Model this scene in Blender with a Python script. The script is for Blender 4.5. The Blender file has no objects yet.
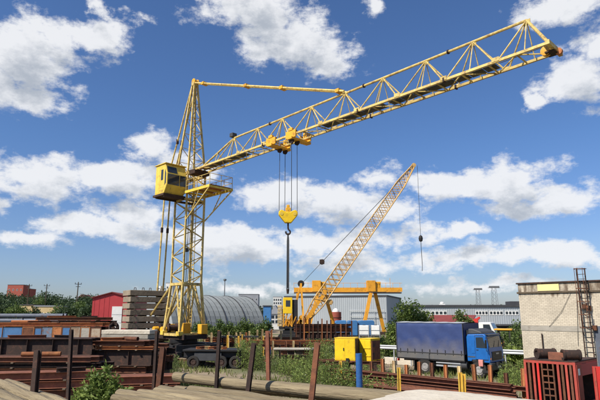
import bpy, math, random
import numpy as np
from mathutils import Vector, Matrix
R = math.radians
random.seed(7); rng = np.random.default_rng(7)
S = bpy.context.scene
C = S.collection

# ------------------------------------------------------------------ camera
F, HY, H = 530.0, 313.0, 4.0            # focal length in photo pixels, horizon row, eye height
PITCH = math.atan((HY - 200) / F)
cam = bpy.data.cameras.new('camera'); cam.sensor_width = 36; cam.lens = F / 600 * 36
cam.clip_end = 6000; cam.clip_start = 0.1
co = bpy.data.objects.new('camera', cam); C.objects.link(co)
co.location = (0, 0, H); co.rotation_euler = (R(90) + PITCH, 0, 0)
S.camera = co
S.view_settings.view_transform = 'Standard'; S.view_settings.look = 'None'
S.view_settings.exposure = 0.45; S.view_settings.gamma = 1.0

def ray(px, py):
    x = (px - 300) / F; y = -(py - 200) / F
    return Vector((x, math.cos(PITCH) - math.sin(PITCH) * y, math.sin(PITCH) + math.cos(PITCH) * y))
def onz(px, py, z=0.0):
    d = ray(px, py); t = (z - H) / d.z
    return Vector((0, 0, H)) + d * t
def atY(px, py, Y):
    d = ray(px, py)
    return Vector((0, 0, H)) + d * (Y / d.y)
def gx(px, Y):                           # x of a photo column at ground depth Y
    return (px - 300) / F * (Y * math.cos(PITCH) - H * math.sin(PITCH))

# ------------------------------------------------------------------ sun and sky
SUN_AZ, SUN_EL = R(-129), R(46)          # azimuth clockwise from +Y
sd = Vector((math.sin(SUN_AZ) * math.cos(SUN_EL), math.cos(SUN_AZ) * math.cos(SUN_EL), math.sin(SUN_EL)))
sl = bpy.data.lights.new('sun', 'SUN'); sl.energy = 4.6; sl.angle = R(0.55); sl.color = (1.0, 0.94, 0.84)
so = bpy.data.objects.new('sun', sl); C.objects.link(so)
so.rotation_euler = sd.to_track_quat('Z', 'Y').to_euler()

W = bpy.data.worlds.new('World'); S.world = W; W.use_nodes = True
W.cycles.sampling_method = 'MANUAL'; W.cycles.sample_map_resolution = 256
nt = W.node_tree; nt.nodes.clear()
STR = 0.062
# photo ellipses of cloud (px, py, half width, half height, weight)
CL = [(26, 55, 66, 56, 1), (98, 40, 46, 28, .95), (22, 92, 58, 26, .95), (52, 36, 66, 24, .9),
      (252, 3, 74, 38, 1), (288, 42, 62, 38, 1), (322, 56, 46, 28, .95),
      (50, 176, 86, 28, .95), (112, 178, 72, 24, .95), (154, 153, 38, 24, .9), (10, 186, 60, 22, .8), (185, 168, 46, 20, .7),
      (96, 227, 80, 17, .95), (28, 236, 62, 13, .8), (140, 214, 62, 20, .9), (0, 206, 26, 15, .7), (185, 238, 60, 13, .75),
      (228, 244, 66, 28, 1), (268, 250, 50, 20, .8),
      (285, 197, 66, 25, 1), (340, 202, 66, 28, 1), (384, 206, 46, 18, .85),
      (320, 244, 96, 22, .85), (385, 236, 72, 20, .8), (350, 264, 100, 15, .75),
      (450, 187, 76, 24, 1), (512, 182, 62, 29, 1), (568, 196, 66, 23, .95), (372, 176, 44, 14, .6), (530, 205, 80, 14, .9),
      (458, 232, 54, 11, .9), (525, 252, 94, 18, .9), (575, 256, 66, 20, .9), (450, 261, 84, 14, .8),
      (578, 80, 58, 40, .95), (562, 6, 58, 24, .85), (537, 103, 16, 13, .85), (606, 40, 38, 34, .9),
      (140, 19, 24, 8, .55), (97, 4, 14, 22, .7), (370, 6, 14, 18, .55),
      (490, 284, 150, 9, .62), (250, 288, 110, 9, .55)]
def N(tree, typ, **kw):
    n = tree.nodes.new(typ)
    for k, v in kw.items():
        if k == 'op': n.operation = v
        else: setattr(n, k, v)
    return n
# node group: direction angles -> cloud density
g = bpy.data.node_groups.new('cloud_density', 'ShaderNodeTree')
g.interface.new_socket('P', in_out='INPUT', socket_type='NodeSocketVector')
g.interface.new_socket('D', in_out='OUTPUT', socket_type='NodeSocketFloat')
gi = g.nodes.new('NodeGroupInput'); go_ = g.nodes.new('NodeGroupOutput')
def lk(t, a, b): t.links.new(a, b)
wn = N(g, 'ShaderNodeTexNoise'); wn.inputs['Scale'].default_value = 11; wn.inputs['Detail'].default_value = 5; wn.inputs['Roughness'].default_value = .62
lk(g, gi.outputs[0], wn.inputs['Vector'])
ws = N(g, 'ShaderNodeVectorMath', op='SUBTRACT'); lk(g, wn.outputs['Color'], ws.inputs[0]); ws.inputs[1].default_value = (.5, .5, .5)
wm = N(g, 'ShaderNodeVectorMath', op='MULTIPLY'); lk(g, ws.outputs[0], wm.inputs[0]); wm.inputs[1].default_value = (.12, .07, 0)
wa = N(g, 'ShaderNodeVectorMath', op='ADD'); lk(g, gi.outputs[0], wa.inputs[0]); lk(g, wm.outputs[0], wa.inputs[1])
cur = None
def azel(px, py):
    d = ray(px, py).normalized()
    return math.atan2(d.x, d.y), math.asin(d.z)
for (cx, cy, rx, ry, w) in CL:
    a, e = azel(cx, cy)
    ax, _ = azel(cx + rx, cy); _, ey = azel(cx, cy - ry)
    kx, ky = 1 / abs(ax - a), 1 / abs(ey - e)
    s2 = N(g, 'ShaderNodeVectorMath', op='MULTIPLY_ADD'); lk(g, wa.outputs[0], s2.inputs[0]); s2.inputs[1].default_value = (kx, ky, 0); s2.inputs[2].default_value = (-a * kx, -e * ky, 0)
    s3 = N(g, 'ShaderNodeVectorMath', op='LENGTH'); lk(g, s2.outputs[0], s3.inputs[0])
    s4 = N(g, 'ShaderNodeMath', op='MULTIPLY_ADD'); lk(g, s3.outputs['Value'], s4.inputs[0]); s4.inputs[1].default_value = -w; s4.inputs[2].default_value = w
    if cur is None: cur = s4
    else:
        m = N(g, 'ShaderNodeMath', op='MAXIMUM'); lk(g, cur.outputs[0], m.inputs[0]); lk(g, s4.outputs[0], m.inputs[1])
        cur = m
# the same kind of cloud goes on all round, outside the directions listed above
bn = N(g, 'ShaderNodeTexNoise'); bn.inputs['Scale'].default_value = 1.0; bn.inputs['Detail'].default_value = 4
bs = N(g, 'ShaderNodeVectorMath', op='MULTIPLY'); lk(g, gi.outputs[0], bs.inputs[0]); bs.inputs[1].default_value = (4.0, 8.5, 1)
lk(g, bs.outputs[0], bn.inputs['Vector'])
bm_ = N(g, 'ShaderNodeMapRange'); lk(g, bn.outputs['Fac'], bm_.inputs['Value'])
bm_.inputs['From Min'].default_value = .48; bm_.inputs['From Max'].default_value = .72; bm_.inputs['To Min'].default_value = -.3; bm_.inputs['To Max'].default_value = .8
sx = N(g, 'ShaderNodeSeparateXYZ'); lk(g, gi.outputs[0], sx.inputs[0])
ab = N(g, 'ShaderNodeMath', op='ABSOLUTE'); lk(g, sx.outputs[0], ab.inputs[0])
f1 = N(g, 'ShaderNodeMapRange'); lk(g, ab.outputs[0], f1.inputs['Value']); f1.inputs['From Min'].default_value = .52; f1.inputs['From Max'].default_value = .75
f2 = N(g, 'ShaderNodeMapRange'); lk(g, sx.outputs[1], f2.inputs['Value']); f2.inputs['From Min'].default_value = .58; f2.inputs['From Max'].default_value = .8
fm = N(g, 'ShaderNodeMath', op='MAXIMUM'); lk(g, f1.outputs[0], fm.inputs[0]); lk(g, f2.outputs[0], fm.inputs[1])
fo = N(g, 'ShaderNodeMath', op='SUBTRACT'); lk(g, fm.outputs[0], fo.inputs[0]); fo.inputs[1].default_value = 1.0   # -1 inside, 0 outside
fa = N(g, 'ShaderNodeMath', op='ADD'); lk(g, bm_.outputs[0], fa.inputs[0]); lk(g, fo.outputs[0], fa.inputs[1])
mx = N(g, 'ShaderNodeMath', op='SMOOTH_MAX'); lk(g, cur.outputs[0], mx.inputs[0]); lk(g, fa.outputs[0], mx.inputs[1]); mx.inputs[2].default_value = .1
fn = N(g, 'ShaderNodeTexNoise'); fn.inputs['Scale'].default_value = 15; fn.inputs['Detail'].default_value = 9; fn.inputs['Roughness'].default_value = .64
fs = N(g, 'ShaderNodeVectorMath', op='MULTIPLY'); lk(g, gi.outputs[0], fs.inputs[0]); fs.inputs[1].default_value = (1, 1.7, 1)
lk(g, fs.outputs[0], fn.inputs['Vector'])
fd = N(g, 'ShaderNodeMath', op='MULTIPLY_ADD'); lk(g, fn.outputs['Fac'], fd.inputs[0]); fd.inputs[1].default_value = 2.0; fd.inputs[2].default_value = -1.06
fsum = N(g, 'ShaderNodeMath', op='ADD'); lk(g, mx.outputs[0], fsum.inputs[0]); lk(g, fd.outputs[0], fsum.inputs[1])
lk(g, fsum.outputs[0], go_.inputs[0])

tc = N(nt, 'ShaderNodeTexCoord')
sep = N(nt, 'ShaderNodeSeparateXYZ'); lk(nt, tc.outputs['Generated'], sep.inputs[0])
az = N(nt, 'ShaderNodeMath', op='ARCTAN2'); lk(nt, sep.outputs[0], az.inputs[0]); lk(nt, sep.outputs[1], az.inputs[1])
el = N(nt, 'ShaderNodeMath', op='ARCSINE'); lk(nt, sep.outputs[2], el.inputs[0])
cmb = N(nt, 'ShaderNodeCombineXYZ'); lk(nt, az.outputs[0], cmb.inputs[0]); lk(nt, el.outputs[0], cmb.inputs[1])
g1 = N(nt, 'ShaderNodeGroup'); g1.node_tree = g; lk(nt, cmb.outputs[0], g1.inputs[0])
off = N(nt, 'ShaderNodeVectorMath', op='ADD'); lk(nt, cmb.outputs[0], off.inputs[0]); off.inputs[1].default_value = (-.012, .038, 0)
g2 = N(nt, 'ShaderNodeGroup'); g2.node_tree = g; lk(nt, off.outputs[0], g2.inputs[0])
cov = N(nt, 'ShaderNodeMapRange', interpolation_type='SMOOTHSTEP'); lk(nt, g1.outputs[0], cov.inputs['Value'])
cov.inputs['From Min'].default_value = .0; cov.inputs['From Max'].default_value = .5
shd = N(nt, 'ShaderNodeMapRange', interpolation_type='SMOOTHSTEP'); lk(nt, g2.outputs[0], shd.inputs['Value'])
shd.inputs['From Min'].default_value = .12; shd.inputs['From Max'].default_value = 1.0
cc = N(nt, 'ShaderNodeMix', data_type='RGBA'); lk(nt, shd.outputs[0], cc.inputs[0])
cc.inputs[6].default_value = (.66 / STR, .668 / STR, .685 / STR, 1); cc.inputs[7].default_value = (.34 / STR, .372 / STR, .42 / STR, 1)
sky = N(nt, 'ShaderNodeTexSky', sky_type='NISHITA'); sky.sun_disc = False
sky.sun_elevation = SUN_EL; sky.sun_rotation = SUN_AZ; sky.air_density = 1.0; sky.dust_density = .7; sky.ozone_density = 1.0; sky.altitude = 100
hs = N(nt, 'ShaderNodeMix', data_type='RGBA', blend_type='MULTIPLY'); hs.inputs[0].default_value = 1; hs.inputs[7].default_value = (.80, 1.07, 1.48, 1)   # deep clear-air blue
lk(nt, sky.outputs[0], hs.inputs[6])
hr = N(nt, 'ShaderNodeMapRange'); lk(nt, el.outputs[0], hr.inputs['Value']); hr.inputs['From Min'].default_value = 0; hr.inputs['From Max'].default_value = .3
hc = N(nt, 'ShaderNodeMix', data_type='RGBA'); lk(nt, hr.outputs[0], hc.inputs[0]); hc.inputs[6].default_value = (.89, .99, 1.34, 1); hc.inputs[7].default_value = (.78, 1.07, 1.5, 1)
lk(nt, hc.outputs[2], hs.inputs[7])
cov2 = N(nt, 'ShaderNodeMath', op='MULTIPLY'); lk(nt, cov.outputs[0], cov2.inputs[0]); cov2.inputs[1].default_value = .93
mixs = N(nt, 'ShaderNodeMix', data_type='RGBA'); lk(nt, cov2.outputs[0], mixs.inputs[0]); lk(nt, hs.outputs[2], mixs.inputs[6]); lk(nt, cc.outputs[2], mixs.inputs[7])
bg = N(nt, 'ShaderNodeBackground'); bg.inputs['Strength'].default_value = STR; lk(nt, mixs.outputs[2], bg.inputs['Color'])
wo = N(nt, 'ShaderNodeOutputWorld'); lk(nt, bg.outputs[0], wo.inputs[0])

# ------------------------------------------------------------------ materials
MATS = {}
def mat(name, c1, c2=None, scale=4.0, rough=.75, metal=0.0, bump=.15, bscale=None, rust=0.0, rustc=(.13, .05, .025), vary=.12, stretch=(1, 1, 1), edge=(.42, .62), spec=.35, trans=0):
    m = bpy.data.materials.new(name); m.use_nodes = True; t = m.node_tree; b = t.nodes['Principled BSDF']
    c2 = c2 or tuple(x * .7 for x in c1)
    tcn = N(t, 'ShaderNodeTexCoord'); oi = N(t, 'ShaderNodeObjectInfo')
    mp = N(t, 'ShaderNodeMapping'); mp.inputs['Scale'].default_value = stretch; lk(t, tcn.outputs['Object'], mp.inputs['Vector'])
    ad = N(t, 'ShaderNodeVectorMath', op='ADD'); lk(t, mp.outputs[0], ad.inputs[0])
    rs = N(t, 'ShaderNodeMath', op='MULTIPLY'); lk(t, oi.outputs['Random'], rs.inputs[0]); rs.inputs[1].default_value = 37.0
    lk(t, rs.outputs[0], ad.inputs[1])
    n1 = N(t, 'ShaderNodeTexNoise'); n1.inputs['Scale'].default_value = scale; n1.inputs['Detail'].default_value = 6; n1.inputs['Roughness'].default_value = .62
    lk(t, ad.outputs[0], n1.inputs['Vector'])
    mr = N(t, 'ShaderNodeMapRange'); lk(t, n1.outputs['Fac'], mr.inputs['Value']); mr.inputs['From Min'].default_value = .3; mr.inputs['From Max'].default_value = .7
    mx = N(t, 'ShaderNodeMix', data_type='RGBA'); lk(t, mr.outputs[0], mx.inputs[0]); mx.inputs[6].default_value = (*c2, 1); mx.inputs[7].default_value = (*c1, 1)
    col = mx.outputs[2]
    rsock = None
    if rust > 0:
        n2 = N(t, 'ShaderNodeTexNoise'); n2.inputs['Scale'].default_value = scale * 1.7; n2.inputs['Detail'].default_value = 8; n2.inputs['Roughness'].default_value = .7
        lk(t, ad.outputs[0], n2.inputs['Vector'])
        m2 = N(t, 'ShaderNodeMapRange'); lk(t, n2.outputs['Fac'], m2.inputs['Value']); m2.inputs['From Min'].default_value = edge[0] + (1 - rust) * .2; m2.inputs['From Max'].default_value = edge[1] + (1 - rust) * .2
        x2 = N(t, 'ShaderNodeMix', data_type='RGBA'); lk(t, m2.outputs[0], x2.inputs[0]); lk(t, col, x2.inputs[6]); x2.inputs[7].default_value = (*rustc, 1)
        col = x2.outputs[2]
    if vary:
        hv = N(t, 'ShaderNodeHueSaturation'); lk(t, col, hv.inputs['Color'])
        vr = N(t, 'ShaderNodeMapRange'); lk(t, oi.outputs['Random'], vr.inputs['Value']); vr.inputs['To Min'].default_value = 1 - vary; vr.inputs['To Max'].default_value = 1 + vary
        lk(t, vr.outputs[0], hv.inputs['Value']); col = hv.outputs[0]
    lk(t, col, b.inputs['Base Color'])
    b.inputs['Roughness'].default_value = rough; b.inputs['Metallic'].default_value = metal; b.inputs['Specular IOR Level'].default_value = spec
    if trans:
        b.inputs['Transmission Weight'].default_value = 0
        b.inputs['Subsurface Weight'].default_value = 0
    if bump:
        n3 = N(t, 'ShaderNodeTexNoise'); n3.inputs['Scale'].default_value = bscale or scale * 5; n3.inputs['Detail'].default_value = 5
        lk(t, ad.outputs[0], n3.inputs['Vector'])
        bu = N(t, 'ShaderNodeBump'); bu.inputs['Strength'].default_value = bump; bu.inputs['Distance'].default_value = .05
        lk(t, n3.outputs['Fac'], bu.inputs['Height']); lk(t, bu.outputs[0], b.inputs['Normal'])
    MATS[name] = m
    return m
mat('crane_yellow', (.70, .52, .17), (.50, .36, .11), 1.7, .6, rust=.72, rustc=(.24, .145, .065), vary=.16)
mat('cab_yellow', (.80, .57, .09), (.62, .43, .06), 1.6, .5, rust=.45, rustc=(.22, .13, .06), vary=.05)
mat('deep_yellow', (.80, .42, .03), (.66, .33, .025), 1.4, .5, rust=.35, vary=.1)
mat('orange_yellow', (.78, .36, .03), (.60, .26, .02), .8, .5, rust=.35, vary=.06)
mat('bright_yellow', (.86, .57, .016), (.72, .45, .015), 1.6, .5, rust=.3, rustc=(.35, .2, .03), vary=.04)
mat('boom_yellow', (.62, .40, .15), (.45, .27, .09), .7, .6, rust=.5, vary=.1)
mat('rust', (.20, .075, .035), (.085, .038, .024), 3.2, .85, rust=.5, rustc=(.06, .03, .02), vary=.3)
mat('rust_red', (.27, .10, .055), (.14, .055, .034), 3.0, .85, rust=.4, rustc=(.11, .045, .03), vary=.22)
mat('rust_dark', (.058, .032, .023), (.028, .019, .016), 3.0, .85, rust=.45, rustc=(.12, .05, .03), vary=.3)
mat('rust_orange', (.42, .17, .06), (.30, .10, .04), 2.2, .85, rust=.4, vary=.3)
mat('cream_steel', (.55, .43, .23), (.42, .30, .14), 2.0, .8, rust=.4, vary=.25)
mat('yellow_post', (.72, .47, .07), (.55, .33, .05), 2.0, .6, rust=.35, vary=.2)
mat('black_steel', (.022, .021, .022), (.012, .012, .013), 2.0, .6, rust=.3, rustc=(.07, .035, .025), vary=.2)
mat('dark_grey', (.06, .062, .066), (.04, .04, .043), 2.0, .6, vary=.15)
mat('rope', (.05, .048, .045), (.03, .03, .03), 8, .6, vary=.1)
mat('concrete', (.42, .38, .32), (.30, .27, .22), 1.1, .92, bump=.4, rust=.25, rustc=(.20, .17, .13), vary=.12)
mat('concrete_dark', (.29, .235, .17), (.19, .15, .105), 1.3, .92, bump=.4, rust=.4, rustc=(.13, .105, .08), vary=.12)
mat('concrete_pale', (.60, .54, .44), (.47, .41, .32), 1.5, .92, bump=.5, rust=.3, rustc=(.33, .28, .21), vary=.05)
mat('log_wood', (.28, .225, .135), (.15, .115, .07), 2.6, .9, bump=.9, bscale=9, rust=.5, rustc=(.11, .08, .05), vary=.25, stretch=(.22, 3, 3))
mat('log_end', (.52, .40, .23), (.38, .28, .15), 9, .9, vary=.2)
mat('timber', (.16, .12, .08), (.10, .075, .05), 3, .9, vary=.3)
mat('shed_red', (.46, .045, .05), (.36, .035, .038), .5, .6, bump=.05, vary=.02)
mat('frame_red', (.42, .065, .045), (.30, .05, .035), 1.3, .65, rust=.5, rustc=(.14, .05, .03), vary=.25)
mat('vivid_red', (.62, .04, .03), (.5, .03, .025), 1.5, .5, rust=.2, vary=.08)
mat('white_paint', (.78, .77, .73), (.66, .65, .61), 1.5, .6, vary=.05)
mat('blue_paint', (.015, .125, .40), (.012, .095, .31), 1.5, .35, rust=.12, rustc=(.03, .08, .2), vary=.04)
mat('blue_post', (.028, .11, .31), (.025, .085, .23), 2.5, .5, rust=.25, vary=.04)
mat('blue_sheet', (.06, .20, .42), (.04, .14, .33), 1.2, .6, vary=.15)
mat('pipe_blue_grey', (.14, .16, .20), (.09, .10, .13), 1.5, .6, rust=.3, vary=.2)
mat('galvanised', (.42, .43, .44), (.33, .34, .35), .9, .5, metal=.3, vary=.1)
mat('hangar_sheet', (.30, .315, .30), (.23, .245, .235), .5, .65, bump=.05, vary=.06, rust=.3, rustc=(.2, .19, .16))
mat('mast_grey', (.16, .165, .175), (.12, .125, .13), 1, .6, vary=.05)
mat('hall_grey', (.36, .385, .40), (.31, .335, .35), .25, .6, bump=.05, vary=.03)
mat('roof_dark', (.06, .06, .065), (.04, .04, .045), .6, .7, vary=.05)
mat('roof_red', (.22, .045, .04), (.15, .035, .03), .6, .7, vary=.05)
mat('brick_red', (.36, .09, .06), (.28, .07, .05), 1.2, .85, vary=.1)
mat('tyre', (.022, .021, .02), (.035, .03, .026), 5, .85, vary=.1)
mat('rim', (.36, .35, .34), (.22, .2, .18), 5, .55, metal=.2, vary=.1)
mat('glass', (.025, .032, .04), (.03, .04, .05), .5, .08, bump=0, vary=0, spec=.6)
mat('pink_cloth', (.62, .26, .22), (.52, .2, .17), 6, .9, vary=0)
mat('lime_cloth', (.55, .6, .35), (.5, .5, .3), 6, .9, vary=0)
mat('lamp_lens', (.65, .62, .5), (.6, .55, .45), 8, .2, vary=0)
mat('orange_lamp', (.6, .2, .03), (.55, .18, .03), 8, .3, vary=0)
mat('sand', (.55, .42, .22), (.46, .34, .17), .6, .95, vary=.05)
mat('bark', (.10, .075, .05), (.06, .045, .03), 6, .95, vary=.1)
mat('pale_panel', (.42, .36, .27), (.28, .16, .09), 2.2, .8, rust=.5, rustc=(.2, .075, .035), vary=.1)
mat('house_white', (.66, .65, .62), (.58, .57, .54), .4, .85, vary=.05)
mat('house_grey', (.30, .31, .33), (.25, .26, .28), .4, .85, vary=.05)

def leafmat(name, ca, cb, sc=1.2):
    m = bpy.data.materials.new(name); m.use_nodes = True; t = m.node_tree; b = t.nodes['Principled BSDF']
    at = N(t, 'ShaderNodeAttribute'); at.attribute_name = 'tone'
    mx = N(t, 'ShaderNodeMix', data_type='RGBA'); lk(t, at.outputs['Fac'], mx.inputs[0]); mx.inputs[6].default_value = (*ca, 1); mx.inputs[7].default_value = (*cb, 1)
    lk(t, mx.outputs[2], b.inputs['Base Color']); b.inputs['Roughness'].default_value = .6; b.inputs['Specular IOR Level'].default_value = .3
    tr = N(t, 'ShaderNodeBsdfTranslucent'); lk(t, mx.outputs[2], tr.inputs['Color'])
    ms = N(t, 'ShaderNodeMixShader'); ms.inputs[0].default_value = .3
    lk(t, b.outputs[0], ms.inputs[1]); lk(t, tr.outputs[0], ms.inputs[2])
    lk(t, ms.outputs[0], t.nodes['Material Output'].inputs[0])
    MATS[name] = m
leafmat('leaf', (.045, .08, .018), (.15, .21, .05))
leafmat('leaf_pale', (.07, .11, .03), (.19, .24, .07))
leafmat('leaf_far', (.025, .05, .022), (.075, .11, .04))
leafmat('grass_blade', (.07, .10, .022), (.24, .25, .08))
leafmat('weed_leaf', (.08, .13, .028), (.26, .32, .075))

# cargo tarpaulin: blue, with road dust caked on the lower half
def tarpmat():
    m = mat('tarp_blue', (.03, .055, .165), (.025, .045, .14), 1.2, .42, bump=.25, bscale=4, vary=0)
    t = m.node_tree; b = t.nodes['Principled BSDF']; old = b.inputs['Base Color'].links[0].from_socket
    tcn = N(t, 'ShaderNodeTexCoord'); sp = N(t, 'ShaderNodeSeparateXYZ'); lk(t, tcn.outputs['Object'], sp.inputs[0])
    nz = N(t, 'ShaderNodeTexNoise'); nz.inputs['Scale'].default_value = 1.5; nz.inputs['Detail'].default_value = 8; lk(t, tcn.outputs['Object'], nz.inputs['Vector'])
    ma = N(t, 'ShaderNodeMath', op='MULTIPLY_ADD'); lk(t, nz.outputs['Fac'], ma.inputs[0]); ma.inputs[1].default_value = -1.3; lk(t, sp.outputs[2], ma.inputs[2])
    mr = N(t, 'ShaderNodeMapRange'); lk(t, ma.outputs[0], mr.inputs['Value']); mr.inputs['From Min'].default_value = .6; mr.inputs['From Max'].default_value = 1.75; mr.inputs['To Min'].default_value = .72; mr.inputs['To Max'].default_value = .06
    mx = N(t, 'ShaderNodeMix', data_type='RGBA'); lk(t, mr.outputs[0], mx.inputs[0]); lk(t, old, mx.inputs[6]); mx.inputs[7].default_value = (.17, .155, .135, 1)
    lk(t, mx.outputs[2], b.inputs['Base Color'])
tarpmat()

def brickmat():
    m = bpy.data.materials.new('white_brick'); m.use_nodes = True; t = m.node_tree; b = t.nodes['Principled BSDF']
    tcn = N(t, 'ShaderNodeTexCoord'); sp = N(t, 'ShaderNodeSeparateXYZ'); lk(t, tcn.outputs['Object'], sp.inputs[0])
    cb = N(t, 'ShaderNodeCombineXYZ'); lk(t, sp.outputs[0], cb.inputs[0]); lk(t, sp.outputs[2], cb.inputs[1])
    br = N(t, 'ShaderNodeTexBrick'); lk(t, cb.outputs[0], br.inputs['Vector'])
    br.inputs['Scale'].default_value = 1; br.inputs['Brick Width'].default_value = .27; br.inputs['Row Height'].default_value = .1; br.inputs['Mortar Size'].default_value = .009
    br.inputs['Color1'].default_value = (.60, .52, .40, 1); br.inputs['Color2'].default_value = (.50, .43, .33, 1); br.inputs['Mortar'].default_value = (.33, .28, .21, 1); br.inputs['Bias'].default_value = -.2
    nz = N(t, 'ShaderNodeTexNoise'); nz.inputs['Scale'].default_value = .8; nz.inputs['Detail'].default_value = 8; nz.inputs['Roughness'].default_value = .65; lk(t, tcn.outputs['Object'], nz.inputs['Vector'])
    # soot and moss running down from the ledge under the parapet
    ns = N(t, 'ShaderNodeTexNoise'); ns.inputs['Scale'].default_value = 2.6; ns.inputs['Detail'].default_value = 6
    mpn = N(t, 'ShaderNodeMapping'); mpn.inputs['Scale'].default_value = (1, 1, .25); lk(t, tcn.outputs['Object'], mpn.inputs['Vector']); lk(t, mpn.outputs[0], ns.inputs['Vector'])
    zr = N(t, 'ShaderNodeMapRange'); lk(t, sp.outputs[2], zr.inputs['Value']); zr.inputs['From Min'].default_value = 4.5; zr.inputs['From Max'].default_value = 5.4; zr.inputs['To Min'].default_value = -.12; zr.inputs['To Max'].default_value = .2
    sa = N(t, 'ShaderNodeMath', op='ADD'); lk(t, ns.outputs['Fac'], sa.inputs[0]); lk(t, zr.outputs[0], sa.inputs[1])
    sr = N(t, 'ShaderNodeMapRange'); lk(t, sa.outputs[0], sr.inputs['Value']); sr.inputs['From Min'].default_value = .62; sr.inputs['From Max'].default_value = .78
    d1 = N(t, 'ShaderNodeMix', data_type='RGBA', blend_type='MULTIPLY'); d1.inputs[0].default_value = .5; lk(t, br.outputs['Color'], d1.inputs[6])
    cr = N(t, 'ShaderNodeMapRange'); lk(t, nz.outputs['Fac'], cr.inputs['Value']); cr.inputs['From Min'].default_value = .3; cr.inputs['From Max'].default_value = .62; cr.inputs['To Min'].default_value = .45
    lk(t, cr.outputs[0], d1.inputs[7])
    d2 = N(t, 'ShaderNodeMix', data_type='RGBA'); lk(t, sr.outputs[0], d2.inputs[0]); lk(t, d1.outputs[2], d2.inputs[6]); d2.inputs[7].default_value = (.15, .11, .075, 1)
    lk(t, d2.outputs[2], b.inputs['Base Color']); b.inputs['Roughness'].default_value = .9
    bu = N(t, 'ShaderNodeBump'); bu.inputs['Strength'].default_value = .5; bu.inputs['Distance'].default_value = .02; lk(t, br.outputs['Fac'], bu.inputs['Height']); bu.invert = True
    lk(t, bu.outputs[0], b.inputs['Normal'])
    MATS['white_brick'] = m
brickmat()

def groundmat():
    m = bpy.data.materials.new('ground'); m.use_nodes = True; t = m.node_tree; b = t.nodes['Principled BSDF']
    tcn = N(t, 'ShaderNodeTexCoord')
    def nz(s, d=6):
        n = N(t, 'ShaderNodeTexNoise'); n.inputs['Scale'].default_value = s; n.inputs['Detail'].default_value = d; lk(t, tcn.outputs['Object'], n.inputs['Vector']); return n
    a, b2, c = nz(.09), nz(.9, 8), nz(7)
    m1 = N(t, 'ShaderNodeMix', data_type='RGBA'); lk(t, b2.outputs['Fac'], m1.inputs[0]); m1.inputs[6].default_value = (.15, .105, .065, 1); m1.inputs[7].default_value = (.34, .27, .18, 1)
    r = N(t, 'ShaderNodeMapRange'); lk(t, a.outputs['Fac'], r.inputs['Value']); r.inputs['From Min'].default_value = .45; r.inputs['From Max'].default_value = .58
    m2 = N(t, 'ShaderNodeMix', data_type='RGBA'); lk(t, r.outputs[0], m2.inputs[0]); lk(t, m1.outputs[2], m2.inputs[6]); m2.inputs[7].default_value = (.10, .115, .04, 1)
    m3 = N(t, 'ShaderNodeMix', data_type='RGBA', blend_type='OVERLAY'); m3.inputs[0].default_value = .5; lk(t, m2.outputs[2], m3.inputs[6]); lk(t, c.outputs['Fac'], m3.inputs[7])
    lk(t, m3.outputs[2], b.inputs['Base Color']); b.inputs['Roughness'].default_value = .95
    bu = N(t, 'ShaderNodeBump'); bu.inputs['Strength'].default_value = .6; bu.inputs['Distance'].default_value = .1; lk(t, c.outputs['Fac'], bu.inputs['Height']); lk(t, bu.outputs[0], b.inputs['Normal'])
    MATS['ground'] = m
groundmat()

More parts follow.
